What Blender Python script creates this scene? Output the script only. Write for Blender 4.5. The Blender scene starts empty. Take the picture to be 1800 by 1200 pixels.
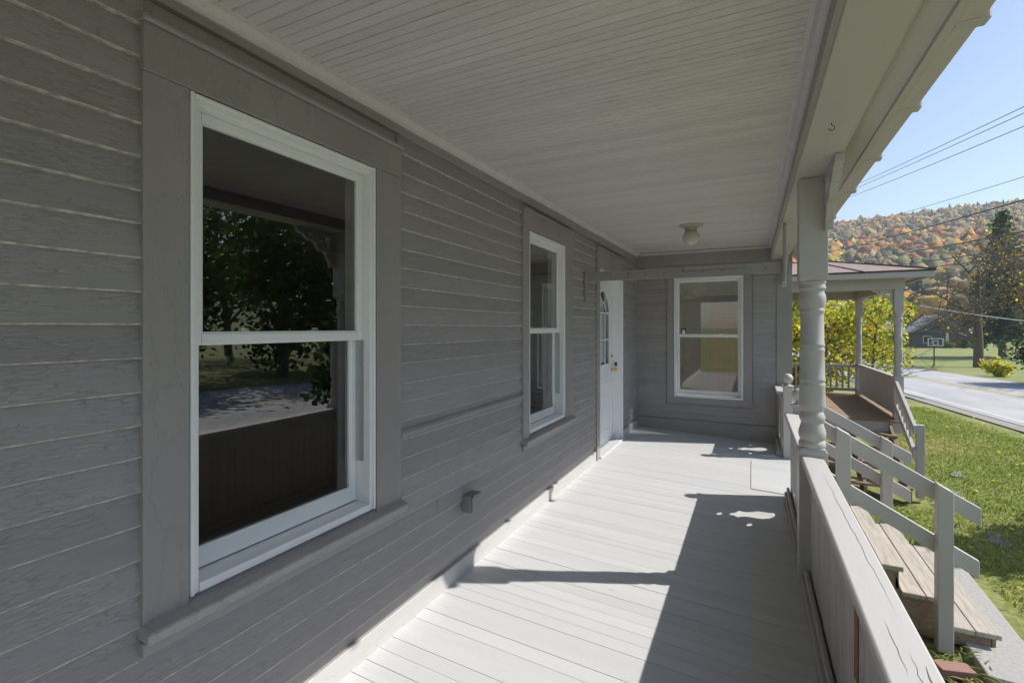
import bpy, bmesh, math, random
import numpy as np
from mathutils import Vector, Matrix
from mathutils.geometry import tessellate_polygon
random.seed(7); rng = np.random.default_rng(11)
scn = bpy.context.scene
COL = scn.collection
R = math.radians

# ------------------------------------------------------------------ camera, sky, sun, exposure
cam = bpy.data.objects.new('camera', bpy.data.cameras.new('camera')); COL.objects.link(cam)
cam.data.sensor_width = 36; cam.data.lens = 17.0
cam.data.shift_y = -25/1800; cam.data.clip_start = .05; cam.data.clip_end = 5000
cam.location = (1.5, 0, 1.49); cam.rotation_euler = (R(90), 0, math.atan(422/850))
scn.camera = cam
SUN_AZ = math.atan2(.883, .47)      # from +Y towards +X
SUN_EL = R(43.2)
w = bpy.data.worlds.new('World'); scn.world = w; w.use_nodes = True
nt = w.node_tree; nt.nodes.clear()
sky = nt.nodes.new('ShaderNodeTexSky'); sky.sky_type = 'NISHITA'; sky.sun_disc = False
sky.sun_elevation = SUN_EL; sky.sun_rotation = SUN_AZ; sky.air_density = 1.0; sky.dust_density = .6; sky.ozone_density = 1.2
bg = nt.nodes.new('ShaderNodeBackground'); bg.inputs[1].default_value = .106
wo = nt.nodes.new('ShaderNodeOutputWorld')
nt.links.new(sky.outputs[0], bg.inputs[0]); nt.links.new(bg.outputs[0], wo.inputs[0])
sl = bpy.data.lights.new('sun', 'SUN'); sl.energy = 4.1; sl.angle = R(.53); sl.color = (1, .955, .88)
sun = bpy.data.objects.new('sun', sl); COL.objects.link(sun)
sd = Vector((math.sin(SUN_AZ)*math.cos(SUN_EL), math.cos(SUN_AZ)*math.cos(SUN_EL), math.sin(SUN_EL)))
sun.rotation_euler = sd.to_track_quat('Z', 'Y').to_euler(); sun.location = (20, 10, 30)
scn.view_settings.view_transform = 'Standard'; scn.view_settings.look = 'None'
scn.view_settings.exposure = .68; scn.view_settings.gamma = 1; scn.view_settings.use_curve_mapping = False
scn.cycles.max_bounces = 9; scn.cycles.diffuse_bounces = 5; scn.cycles.use_adaptive_sampling = True; scn.cycles.adaptive_threshold = .02; scn.cycles.transparent_max_bounces = 16
scn.cycles.sample_clamp_indirect = 8

# ------------------------------------------------------------------ helpers
WL = {}
def link(o, parent=None, loc=None):
    COL.objects.link(o)
    if loc is not None: o.location = loc
    if parent is not None:
        o.parent = parent
        o.matrix_parent_inverse = Matrix.Translation(-Vector(WL.get(parent.name, (0, 0, 0))))
    WL[o.name] = Vector(loc) if loc is not None else Vector((0, 0, 0))
    return o
def tag(o, label=None, cat=None, group=None, kind=None):
    if label: o['label'] = label
    if cat: o['category'] = cat
    if group: o['group'] = group
    if kind: o['kind'] = kind
    return o
def thing(name, label, cat, loc=(0, 0, 0), group=None):
    return tag(link(bpy.data.objects.new(name, None), None, loc), label, cat, group)

class MB:
    def __init__(s): s.v = []; s.f = []; s.sm = False
    def add(s, vs, fs):
        b = len(s.v); s.v += [tuple(v) for v in vs]; s.f += [tuple(i+b for i in f) for f in fs]; return s
    def box(s, x0, x1, y0, y1, z0, z1, M=None):
        vs = [(x, y, z) for x in (x0, x1) for y in (y0, y1) for z in (z0, z1)]
        if M: vs = [M(*v) for v in vs]
        return s.add(vs, [(0,1,3,2),(4,6,7,5),(0,4,5,1),(2,3,7,6),(0,2,6,4),(1,5,7,3)])
    def hexa(s, a, b):            # two matching loops of n points -> prism
        n = len(a)
        return s.add(list(a)+list(b), [tuple(range(n))[::-1], tuple(range(n, 2*n))] + [(i, (i+1) % n, n+(i+1) % n, n+i) for i in range(n)])
    def lathe(s, prof, c, n=28, M=None):   # prof: (r,z)
        vs = []; fs = []
        for r, z in prof:
            for k in range(n):
                a = 2*math.pi*k/n; vs.append((c[0]+r*math.cos(a), c[1]+r*math.sin(a), c[2]+z))
        for i in range(len(prof)-1):
            for k in range(n):
                k2 = (k+1) % n; fs.append((i*n+k, i*n+k2, (i+1)*n+k2, (i+1)*n+k))
        fs.append(tuple(range(n))[::-1]); fs.append(tuple(range((len(prof)-1)*n, len(prof)*n)))
        if M: vs = [M(*v) for v in vs]
        return s.add(vs, fs)
    def tube(s, pts, rad, n=6):
        pts = [Vector(p) for p in pts]; vs = []; fs = []
        if not hasattr(rad, '__len__'): rad = [rad]*len(pts)
        for i, p in enumerate(pts):
            t = (pts[min(i+1, len(pts)-1)]-pts[max(i-1, 0)]).normalized()
            u = t.orthogonal().normalized(); v = t.cross(u)
            for k in range(n):
                a = 2*math.pi*k/n; vs.append(p+(u*math.cos(a)+v*math.sin(a))*rad[i])
        for i in range(len(pts)-1):
            for k in range(n):
                k2 = (k+1) % n; fs.append((i*n+k, i*n+k2, (i+1)*n+k2, (i+1)*n+k))
        fs.append(tuple(range(n))[::-1]); fs.append(tuple(range((len(pts)-1)*n, len(pts)*n)))
        return s.add(vs, fs)
    def plate(s, outer, holes, t, M):      # 2D polygons with holes, thickness t along third axis; M(u,v,n)->world
        loops = [outer]+holes
        flat = [p for l in loops for p in l]; n = len(flat)
        tris = tessellate_polygon([[Vector((p[0], p[1], 0)) for p in l] for l in loops])
        vs = [M(p[0], p[1], 0) for p in flat]+[M(p[0], p[1], t) for p in flat]
        fs = [tuple(tr) for tr in tris]+[tuple(i+n for i in tr[::-1]) for tr in tris]
        b = 0
        for l in loops:
            m = len(l)
            fs += [(b+i, b+(i+1) % m, n+b+(i+1) % m, n+b+i) for i in range(m)]; b += m
        return s.add(vs, fs)
    def mesh(s, name, mat, smooth=None):
        me = bpy.data.meshes.new(name); me.from_pydata(s.v, [], s.f)
        bm = bmesh.new(); bm.from_mesh(me); bmesh.ops.recalc_face_normals(bm, faces=bm.faces); bm.to_mesh(me); bm.free()
        if mat: me.materials.append(mat)
        if smooth is not None:
            me.polygons.foreach_set('use_smooth', [True]*len(me.polygons)); me.set_sharp_from_angle(angle=R(smooth))
        return me
    def build(s, name, mat, parent=None, smooth=None):
        return link(bpy.data.objects.new(name, s.mesh(name, mat, smooth)), parent)
def bevel(o, wd=.003, seg=1):
    m = o.modifiers.new('bevel', 'BEVEL'); m.width = wd; m.segments = seg; m.limit_method = 'ANGLE'; m.angle_limit = R(40); return o

# ------------------------------------------------------------------ materials
def nmat(name):
    m = bpy.data.materials.new(name); m.use_nodes = True
    t = m.node_tree; return m, t, t.nodes['Principled BSDF']
def node(t, typ, **kw):
    n = t.nodes.new(typ)
    for k, v in kw.items():
        if k.startswith('i_'):
            key = k[2:]; n.inputs[int(key) if key.isdigit() else key.replace('_', ' ')].default_value = v
        else: setattr(n, k, v)
    return n
def coords(t, scale):
    tc = node(t, 'ShaderNodeTexCoord'); oi = node(t, 'ShaderNodeObjectInfo')
    mu = node(t, 'ShaderNodeVectorMath', operation='SCALE'); mu.inputs[0].default_value = (13.7, 7.3, 5.1)
    t.links.new(oi.outputs['Random'], mu.inputs['Scale'])
    ad = node(t, 'ShaderNodeVectorMath', operation='ADD')
    t.links.new(tc.outputs['Object'], ad.inputs[0]); t.links.new(mu.outputs[0], ad.inputs[1])
    mp = node(t, 'ShaderNodeMapping'); mp.inputs['Scale'].default_value = scale
    t.links.new(ad.outputs[0], mp.inputs[0]); return mp.outputs[0], oi
def ramp(t, src, stops):
    r = node(t, 'ShaderNodeValToRGB'); e = r.color_ramp.elements
    while len(e) < len(stops): e.new(.5)
    for el, (p, c) in zip(e, stops):
        el.position = p; el.color = c if len(c) == 4 else (*c, 1)
    t.links.new(src, r.inputs[0]); return r.outputs[0]
def g(v): return (v, v, v, 1)
def paint(name, col, stretch=(8, 8, 8), rough=.5, crack=.35, grain=.25, vary=.05, chips=0, chipcol=(.25, .2, .15), dirt=.0, dist=.004):
    """old brush paint on wood: grain, flaking edges, small tonal change"""
    m, t, b = nmat(name)
    vec, oi = coords(t, stretch)
    n1 = node(t, 'ShaderNodeTexNoise', i_Scale=1.0, i_Detail=7.0, i_Roughness=.62); t.links.new(vec, n1.inputs['Vector'])
    n2 = node(t, 'ShaderNodeTexNoise', i_Scale=2.6, i_Detail=4.0, i_Roughness=.55, i_Distortion=.6); t.links.new(vec, n2.inputs['Vector'])
    n3 = node(t, 'ShaderNodeTexNoise', i_Scale=.16, i_Detail=3.0); t.links.new(vec, n3.inputs['Vector'])
    flake = ramp(t, n1.outputs['Fac'], [(.0, g(0)), (.47, g(0)), (.5, g(1)), (1, g(1))])
    area = ramp(t, n3.outputs['Fac'], [(.42, g(0)), (.56, g(1))])
    wp = node(t, 'ShaderNodeMix', data_type='VECTOR'); wp.inputs['Factor'].default_value = .25
    t.links.new(vec, wp.inputs['A']); t.links.new(n2.outputs['Color'], wp.inputs['B'])
    sm_ = node(t, 'ShaderNodeVectorMath', operation='ADD'); t.links.new(vec, sm_.inputs[0])
    nsc = node(t, 'ShaderNodeVectorMath', operation='SCALE'); nsc.inputs['Scale'].default_value = .9; t.links.new(n2.outputs['Color'], nsc.inputs[0]); t.links.new(nsc.outputs[0], sm_.inputs[1])
    t.nodes.remove(wp)
    vo = node(t, 'ShaderNodeTexVoronoi', feature='DISTANCE_TO_EDGE', i_Scale=.8); t.links.new(sm_.outputs[0], vo.inputs['Vector'])
    ck = ramp(t, vo.outputs['Distance'], [(0, g(0)), (.03, g(1)), (1, g(1))])
    fl2 = node(t, 'ShaderNodeMath', operation='MULTIPLY_ADD'); fl2.inputs[1].default_value = .35; t.links.new(flake, fl2.inputs[0]); t.links.new(ck, fl2.inputs[2])
    inv = node(t, 'ShaderNodeMath', operation='SUBTRACT'); inv.inputs[1].default_value = 1.35; t.links.new(fl2.outputs[0], inv.inputs[0])
    fm = node(t, 'ShaderNodeMath', operation='MULTIPLY'); t.links.new(inv.outputs[0], fm.inputs[0]); t.links.new(area, fm.inputs[1])
    b1 = node(t, 'ShaderNodeBump', i_Strength=crack, i_Distance=dist); t.links.new(fm.outputs[0], b1.inputs['Height'])
    b2 = node(t, 'ShaderNodeBump', i_Strength=grain, i_Distance=dist*.7); t.links.new(n2.outputs['Fac'], b2.inputs['Height'])
    t.links.new(b1.outputs[0], b2.inputs['Normal']); t.links.new(b2.outputs[0], b.inputs['Normal'])
    # tone
    rv = node(t, 'ShaderNodeMapRange'); rv.inputs[3].default_value = 1-vary; rv.inputs[4].default_value = 1+vary
    t.links.new(oi.outputs['Random'], rv.inputs[0])
    nv = node(t, 'ShaderNodeMapRange'); nv.inputs[1].default_value = .3; nv.inputs[2].default_value = .7
    nv.inputs[3].default_value = 1-vary*1.3-dirt; nv.inputs[4].default_value = 1+vary*1.3
    t.links.new(n3.outputs['Fac'], nv.inputs[0])
    mm = node(t, 'ShaderNodeMath', operation='MULTIPLY'); t.links.new(rv.outputs[0], mm.inputs[0]); t.links.new(nv.outputs[0], mm.inputs[1])
    sc = node(t, 'ShaderNodeVectorMath', operation='SCALE'); sc.inputs[0].default_value = col[:3]; t.links.new(mm.outputs[0], sc.inputs['Scale'])
    out = sc.outputs[0]
    if chips:
        n4 = node(t, 'ShaderNodeTexNoise', i_Scale=1.7, i_Detail=8.0, i_Roughness=.7); t.links.new(vec, n4.inputs['Vector'])
        cm = ramp(t, n4.outputs['Fac'], [(.0, g(0)), (chips, g(0)), (chips+.015, g(1)), (1, g(1))])
        mx = node(t, 'ShaderNodeMix', data_type='RGBA'); mx.inputs['B'].default_value = (*chipcol, 1)
        t.links.new(cm, mx.inputs['Factor']); t.links.new(out, mx.inputs['A']); out = mx.outputs['Result']
    t.links.new(out, b.inputs['Base Color']); b.inputs['Roughness'].default_value = rough
    return m
def plain(name, col, rough=.5, metal=0, noise=0, scale=20):
    m, t, b = nmat(name); b.inputs['Roughness'].default_value = rough; b.inputs['Metallic'].default_value = metal
    if noise:
        vec, oi = coords(t, (scale,)*3)
        n = node(t, 'ShaderNodeTexNoise', i_Detail=6.0); t.links.new(vec, n.inputs['Vector'])
        c = ramp(t, n.outputs['Fac'], [(.3, tuple(x*(1-noise) for x in col)), (.7, tuple(min(1, x*(1+noise)) for x in col))])
        t.links.new(c, b.inputs['Base Color'])
        bu = node(t, 'ShaderNodeBump', i_Strength=.2, i_Distance=.01); t.links.new(n.outputs['Fac'], bu.inputs['Height']); t.links.new(bu.outputs[0], b.inputs['Normal'])
    else: b.inputs['Base Color'].default_value = (*col, 1)
    return m
def wood(name, c1, c2, stretch, rough=.7):
    m, t, b = nmat(name); vec, oi = coords(t, stretch)
    n = node(t, 'ShaderNodeTexNoise', i_Scale=1, i_Detail=8.0, i_Roughness=.65, i_Distortion=.8); t.links.new(vec, n.inputs['Vector'])
    c = ramp(t, n.outputs['Fac'], [(.28, c2), (.45, tuple((a+b_)/2 for a, b_ in zip(c1, c2))), (.7, c1)])
    t.links.new(c, b.inputs['Base Color']); b.inputs['Roughness'].default_value = rough
    bu = node(t, 'ShaderNodeBump', i_Strength=.35, i_Distance=.004); t.links.new(n.outputs['Fac'], bu.inputs['Height']); t.links.new(bu.outputs[0], b.inputs['Normal'])
    return m
def glassmat(name, tint=.93, boost=2.6):
    m, t, b = nmat(name); t.nodes.remove(b); o = t.nodes['Material Output']
    tr = node(t, 'ShaderNodeBsdfTransparent'); tr.inputs[0].default_value = (tint, tint, tint*.98, 1)
    gl = node(t, 'ShaderNodeBsdfGlossy'); gl.inputs['Roughness'].default_value = .004
    ge = node(t, 'ShaderNodeNewGeometry'); dp = node(t, 'ShaderNodeVectorMath', operation='DOT_PRODUCT')
    t.links.new(ge.outputs['Incoming'], dp.inputs[0]); t.links.new(ge.outputs['Normal'], dp.inputs[1])
    ab = node(t, 'ShaderNodeMath', operation='ABSOLUTE'); t.links.new(dp.outputs['Value'], ab.inputs[0])
    om = node(t, 'ShaderNodeMath', operation='SUBTRACT'); om.inputs[0].default_value = 1; t.links.new(ab.outputs[0], om.inputs[1])
    pw = node(t, 'ShaderNodeMath', operation='POWER'); pw.inputs[1].default_value = 5; t.links.new(om.outputs[0], pw.inputs[0])
    fr = node(t, 'ShaderNodeMath', operation='MULTIPLY_ADD'); fr.inputs[1].default_value = .96; fr.inputs[2].default_value = .04; t.links.new(pw.outputs[0], fr.inputs[0])
    mu = node(t, 'ShaderNodeMath', operation='MULTIPLY', use_clamp=True); mu.inputs[1].default_value = boost
    vec, oi = coords(t, (1.2, 1.2, 1.2)); n = node(t, 'ShaderNodeTexNoise', i_Scale=1.0, i_Detail=1.0); t.links.new(vec, n.inputs['Vector'])
    bu = node(t, 'ShaderNodeBump', i_Strength=.03, i_Distance=.02); t.links.new(n.outputs['Fac'], bu.inputs['Height']); t.links.new(bu.outputs[0], gl.inputs['Normal'])
    mx = node(t, 'ShaderNodeMixShader'); t.links.new(fr.outputs[0], mu.inputs[0]); t.links.new(mu.outputs[0], mx.inputs[0])
    t.links.new(tr.outputs[0], mx.inputs[1]); t.links.new(gl.outputs[0], mx.inputs[2]); t.links.new(mx.outputs[0], o.inputs[0]); return m
def leafmat(name, trans=.45, rough=.55):
    m, t, b = nmat(name); o = t.nodes['Material Output']
    at = node(t, 'ShaderNodeAttribute', attribute_name='Col')
    b.inputs['Roughness'].default_value = rough; b.inputs['Specular IOR Level'].default_value = .25
    t.links.new(at.outputs['Color'], b.inputs['Base Color'])
    tl = node(t, 'ShaderNodeBsdfTranslucent'); t.links.new(at.outputs['Color'], tl.inputs[0])
    mx = node(t, 'ShaderNodeMixShader', i_0=trans); t.links.new(b.outputs[0], mx.inputs[1]); t.links.new(tl.outputs[0], mx.inputs[2])
    t.links.new(mx.outputs[0], o.inputs[0]); return m

GREY = (.305, .291, .291)
M_SIDE = paint('siding_paint', GREY, (150, 24, 130), .48, .62, .36, .08, dist=.0028)
M_SIDEX = paint('siding_paint_back', GREY, (24, 150, 130), .48, .45, .22, .06, dist=.0025)
M_BUTT = plain('pale_butt_edge', (.43, .40, .37), .8, 0, .38, 9)  # pale caulk-toned edge; floor-bounce brightness is also put into this colour
M_TRIM = paint('trim_paint', (.30, .284, .276), (14, 14, 5), .42, .5, .3, .05, chips=.715, chipcol=(.40, .38, .36), dirt=.05)
M_CEIL = paint('ceiling_paint', (.61, .575, .57), (5, 90, 90), .5, .6, .3, .06, chips=.70, chipcol=(.16, .15, .14), dist=.003)
M_BEAM = paint('beam_paint', (.47, .44, .42), (14, 3, 14), .5, .2, .12, .03)
M_FLOOR = paint('floor_paint', (.55, .557, .565), (3, 38, 30), .42, .3, .2, .022, chips=.675, chipcol=(.26, .25, .24), dirt=.06)
M_SKIRT = paint('skirting_paint', (.50, .495, .49), (20, 4, 20), .5, .4, .2, .05, chips=.66, chipcol=(.2, .18, .17), dirt=.08)
M_RAIL = paint('rail_paint', (.45, .44, .425), (20, 3, 20), .5, .08, .12, .04, chips=.72, chipcol=(.16, .15, .14))
M_BEAD = paint('panel_paint', (.43, .41, .395), (40, 40, 4), .55, .7, .4, .06, chips=.66, chipcol=(.2, .17, .14))
M_POST = paint('post_paint', (.46, .44, .43), (9, 9, 6), .42, .2, .12, .02)
M_HAND = paint('handrail_paint', (.50, .475, .465), (6, 30, 30), .5, .3, .2, .03, chips=.73, chipcol=(.2, .18, .17))
M_VINYL = paint('white_vinyl', (.76, .77, .77), (5, 5, 3), .35, .04, .03, .03, dirt=.06)
M_WDOOR = paint('white_door_paint', (.78, .79, .81), (7, 7, 4), .4, .08, .06, .02, dirt=.05)
M_ALU = plain('screen_track_metal', (.5, .52, .52), .4, .6)
M_BRASS = plain('brass', (.75, .52, .18), .22, 1)
M_DARK = plain('dark_metal', (.03, .03, .03), .5)
M_CRACK = plain('crack_shadow', (.09, .085, .08), .9)
M_GALV = plain('galvanised_box', (.23, .23, .235), .5, .3, .3, 30)
M_GLOBE = plain('opal_glass', (.55, .53, .48), .08)
M_CANOPY = plain('aged_canopy', (.42, .39, .34), .4)
M_GLASS = glassmat('window_glass')
M_TREAD = wood('weathered_tread', (.53, .485, .42), (.25, .21, .17), (40, 2.5, 40))
M_DECK = wood('brown_deck', (.36, .24, .16), (.2, .125, .085), (2.5, 40, 40))
M_RAW = wood('raw_split_wood', (.27, .13, .065), (.12, .05, .025), (60, 60, 6))
M_RISER = wood('bare_lumber', (.36, .27, .18), (.16, .11, .07), (30, 3, 40))
M_CONC = plain('concrete', (.36, .35, .335), .8, 0, .15, 9)
M_STONE = plain('mossy_stone', (.24, .235, .21), .9, 0, .3, 14)
M_BRICK = plain('red_brick', (.30, .16, .13), .8, 0, .25, 40)
M_IWALL = plain('cream_interior_wall', (.62, .57, .42), .7)
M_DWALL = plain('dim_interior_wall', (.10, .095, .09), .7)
M_IFLOOR = plain('interior_floor', (.22, .15, .1), .4)
M_LFLOOR = plain('light_wood_floor', (.5, .4, .28), .4)
M_PINK = plain('pale_chimney_brick', (.55, .3, .25), .8, 0, .2, 30)
M_ROOFM = plain('weathered_roof_metal', (.36, .25, .20), .45, .1, .18, 3)
M_ROOF = plain('dark_roofing', (.07, .065, .06), .8)
M_BLACK = plain('black_sticker', (.01, .01, .01), .4)
M_WHITE = plain('white_sticker', (.8, .8, .8), .5)
M_LEAF = leafmat('leaf'); M_FOREST = leafmat('forest_leaf', .0, .9)
M_BARK = plain('bark', (.13, .11, .09), .9, 0, .35, 6)
M_CREAMP = plain('cream_fixture', (.8, .76, .66), .4)

# ------------------------------------------------------------------ terrain
L_Y = 7.05
def smooth(a, b, x):
    t = np.clip((x-a)/(b-a), 0, 1); return t*t*(3-2*t)
def road_x(y): return 8.0-.05*y           # near edge
def road_z(y): return np.where(y < 60, -.41-.028*y, -.41-.028*60-.004*(y-60))
def ground(x, y):
    x = np.asarray(x, float); y = np.asarray(y, float)
    near = -.92-.012*np.clip(y, -50, 40)
    d = x-road_x(y)
    z = near*(1-smooth(-4.5, -.3, d))+(road_z(np.clip(y, -80, 300))-.03)*smooth(-4.5, -.3, d)
    z = z+smooth(8, 30, d)*(.35+.1*np.sin(x*.13+y*.09))
    bumps = (np.sin(x*1.9+1)*np.sin(y*1.7)+.6*np.sin(x*4.1+y*3.3))*.012
    z = z+bumps*(1-smooth(-.8, -.2, d)+smooth(7.6, 8.6, d))
    ry = y+.25*x
    hill = np.clip(ry-140, 0, None)*.235
    cap = 80+.07*np.clip(x, -300, 300)+4*np.sin(x*.02+.8)+2*np.sin(x*.06)
    hill = np.minimum(hill, cap+np.clip(ry-520, 0, 800)*.02)
    return z+hill
def grid_mesh(name, xs, ys, zf, mat):
    X, Y = np.meshgrid(xs, ys, indexing='ij'); Z = zf(X, Y)
    nx, ny = len(xs), len(ys); me = bpy.data.meshes.new(name)
    v = np.stack([X, Y, Z], -1).reshape(-1, 3)
    i = np.arange(nx-1)[:, None]*ny+np.arange(ny-1)[None]
    f = np.stack([i, i+ny, i+ny+1, i+1], -1).reshape(-1, 4)
    me.from_pydata(v.tolist(), [], f.tolist()); me.materials.append(mat)
    me.polygons.foreach_set('use_smooth', [True]*len(me.polygons))
    return link(bpy.data.objects.new(name, me))
def ground_mat():
    m, t, b = nmat('lawn_soil'); vec, oi = coords(t, (1, 1, 1))
    n = node(t, 'ShaderNodeTexNoise', i_Scale=.7, i_Detail=8.0, i_Roughness=.65); t.links.new(vec, n.inputs['Vector'])
    n2 = node(t, 'ShaderNodeTexNoise', i_Scale=14, i_Detail=6.0, i_Roughness=.7); t.links.new(vec, n2.inputs['Vector'])
    a = ramp(t, n.outputs['Fac'], [(.3, (.16, .21, .05)), (.5, (.24, .27, .08)), (.68, (.34, .31, .14))])
    c = ramp(t, n2.outputs['Fac'], [(.3, (.55, .55, .5)), (.7, (1.2, 1.2, 1.1))])
    mx = node(t, 'ShaderNodeMix', data_type='RGBA', blend_type='MULTIPLY'); mx.inputs['Factor'].default_value = 1
    t.links.new(a, mx.inputs['A']); t.links.new(c, mx.inputs['B']); t.links.new(mx.outputs['Result'], b.inputs['Base Color'])
    b.inputs['Roughness'].default_value = .95
    bu = node(t, 'ShaderNodeBump', i_Strength=.6, i_Distance=.03); t.links.new(n2.outputs['Fac'], bu.inputs['Height']); t.links.new(bu.outputs[0], b.inputs['Normal'])
    return m
M_LAWN = ground_mat()
def axis(a, b, near0, near1, d0, grow=1.12):
    out = list(np.arange(near0, near1, d0)); s = d0; x = near1
    while x < b: out.append(x); s *= grow; x += s
    out.append(b); s = d0; x = near0-d0; pre = []
    while x > a: pre.append(x); s *= grow; x -= s
    pre.append(a); return np.array(pre[::-1]+out)
tag(grid_mesh('ground', axis(-900, 1400, -2, 24, .35), axis(-700, 1500, -6, 30, .35), ground, M_LAWN), kind='structure')
def road_mat():
    m, t, b = nmat('asphalt'); vec, oi = coords(t, (1, .25, 1))
    n = node(t, 'ShaderNodeTexNoise', i_Scale=1.2, i_Detail=5.0); t.links.new(vec, n.inputs['Vector'])
    n2 = node(t, 'ShaderNodeTexNoise', i_Scale=60, i_Detail=3.0); t.links.new(vec, n2.inputs['Vector'])
    mm = node(t, 'ShaderNodeMath', operation='ADD'); t.links.new(n.outputs['Fac'], mm.inputs[0]); t.links.new(n2.outputs['Fac'], mm.inputs[1])
    c = ramp(t, mm.outputs[0], [(.38, (.33, .33, .34)), (.62, (.46, .46, .46))]); 
    r = node(t, 'ShaderNodeMath', operation='MULTIPLY'); r.inputs[1].default_value = .5; t.links.new(mm.outputs[0], r.inputs[0])
    t.links.new(r.outputs[0], c.node.inputs[0])
    t.links.new(c, b.inputs['Base Color']); b.inputs['Roughness'].default_value = .8; return m
def strip(name, a, b, dz, mat):
    ys = np.concatenate([np.arange(-120, 60, 2.), np.arange(60, 320, 8.)])
    v = []; f = []
    for y in ys: v += [(road_x(y)+a, y, float(road_z(y))+dz), (road_x(y)+b, y, float(road_z(y))+dz)]
    for i in range(len(ys)-1): f.append((2*i, 2*i+1, 2*i+3, 2*i+2))
    me = bpy.data.meshes.new(name); me.from_pydata(v, [], f); me.materials.append(mat)
    return tag(link(bpy.data.objects.new(name, me)), kind='structure')
M_SHOULDER = plain('gravel_shoulder', (.3, .28, .25), .95, 0, .3, 25)
strip('road_shoulder', -.4, 7.75, .0, M_SHOULDER)
strip('road', 0, 7.2, .012, road_mat())
M_LINEW = plain('worn_white_line', (.6, .6, .58), .8, 0, .2, 4); M_LINEY = plain('worn_yellow_line', (.5, .34, .08), .8, 0, .2, 4)
strip('road_edge_line', .25, .36, .017, M_LINEW); strip('road_edge_line', 6.84, 6.95, .017, M_LINEW)
strip('road_centre_line', 3.42, 3.53, .017, M_LINEY); strip('road_centre_line', 3.67, 3.78, .017, M_LINEY)

# ------------------------------------------------------------------ house
house = thing('farmhouse', 'grey clapboard farmhouse whose covered porch runs along its side', 'house')
Y0 = -2.6                                 # porch starts behind the camera
def fz(x): return .075*(1-x/1.8)          # floor falls outward
def cz(y): return 2.455+.012*y            # ceiling
# openings: (y0,y1,z0,z1) on main wall ; x on back wall
W1 = (.845, 1.63, .70, 2.184); W2 = (3.25, 4.02, .70, 2.205); DR = (5.10, 6.105, .06, 2.13)
BW = (.525, 1.40, .525, 2.175)
def wall_sheet(parent, name, segs, M):
    mb = MB()
    for s in segs: mb.box(*s, M)
    return mb.build(name, M_DWALL, parent)
def around(lo, hi, z0, z1, ops):
    """boxes of a wall (u0,u1,z0,z1) left round openings"""
    out = []; u = lo
    for a, b, c, d in sorted(ops):
        out.append((u, a, z0, z1)); out.append((a, b, z0, c)); out.append((a, b, d, z1)); u = b
    out.append((u, hi, z0, z1)); return [s for s in out if s[1]-s[0] > .001 and s[3]-s[2] > .001]
wall = MB()
for a, b, c, d in around(Y0-.02, L_Y+.13, -.95, 5.4, [W1, W2, DR]): wall.box(-.14, 0, a, b, c, d)
wall = wall.build('side_wall', M_TRIM, house)
bwall = MB()
for a, b, c, d in around(0.001, 1.95, -.95, 3.2, [BW]): bwall.box(a, b, L_Y, L_Y+.13, c, d)
bwall = bwall.build('end_wall', M_TRIM, house)
# clapboards
EXP = .0905
def claps(parent, lo, hi, zbot, ztop, blocks, M, mat, joints):
    z = 1.496-EXP*17
    while z < zbot: z += EXP
    while z < ztop-.005:
        segs = [(lo, hi)]
        top = min(z+EXP+.012, ztop)
        for a, b, c, d in blocks:
            if z+EXP*.6 > c and z < d-.02:
                ns = []
                for s in segs:
                    if b <= s[0] or a >= s[1]: ns.append(s); continue
                    if a > s[0]: ns.append((s[0], a))
                    if b < s[1]: ns.append((b, s[1]))
                segs = ns
        fin = []
        for s in segs:
            if joints and s[1]-s[0] > 2.2 and random.random() < .6:
                c_ = random.uniform(s[0]+.5, s[1]-.5); fin += [(s[0], c_-.0008), (c_+.0008, s[1])]
            else: fin.append(s)
        for s in fin:
            j = random.uniform(-.0015, .0015); w_ = random.uniform(-.0015, .0015)
            e = random.uniform(-.002, .002)
            prof = lambda q: [(.0005, z+j+q-.0015), (.0215+w_, z+j+q), (.0225+w_, z+j+q+.0035), (.0055, top), (.0005, top)]
            a = [M(s[0]+.0012, p[1], p[0]) for p in prof(e)]; b = [M(s[1]-.0012, p[1], p[0]) for p in prof(-e)]
            cb = MB().hexa(a, b).build('clapboard', mat, parent); me = cb.data; me.materials.append(M_BUTT)
            for pl in me.polygons:
                if pl.normal.z < -.1: pl.material_index = 1
        z += EXP
MM = lambda u, v, n: (n, u, v)               # main wall: u=y, n=+x
BM = lambda u, v, n: (u, L_Y-n, v)           # end wall: u=x, n=-y
claps(wall, Y0, L_Y-.02, .165, 2.395, [(.735, 1.79, .60, 2.335), (3.145, 4.225, .62, 2.36), (4.985, 6.135, -.1, 2.37)], MM, M_SIDE, True)
claps(bwall, .034, 1.775, .20, 2.33, [(.43, 1.51, .44, 2.30)], BM, M_SIDEX, False)
def part(name, mat, parent, boxes, M=lambda u, v, n: (n, u, v), bev=.002):
    mb = MB()
    for u0, u1, v0, v1, n0, n1 in boxes:
        mb.box(u0, u1, v0, v1, n0, n1, lambda a, b, c: M(a, b, c))
    o = mb.build(name, mat, parent)
    if bev: bevel(o, bev)
    return o
# trim boards on the walls
part('baseboard', M_SKIRT, wall, [(Y0, 4.985, .04, .17, 0.0, .021)], MM)
part('baseboard', M_SKIRT, wall, [(6.135, L_Y, .06, .17, 0.0, .021)], MM)
part('frieze_board', M_TRIM, wall, [(Y0, L_Y-.03, 2.395, 2.62, 0, .024)], MM)
for nm, prof in (('crown_moulding', [(.024, 0), (.034, 0), (.04, .012), (.06, .03), (.064, .045), (.024, .045)]),):
    a = [(p[0], Y0, cz(Y0)-.045+p[1]) for p in prof]; b = [(p[0], L_Y-.03, cz(L_Y)-.045+p[1]) for p in prof]
    MB().hexa(a, b).build(nm, M_CEIL, wall)
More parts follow.
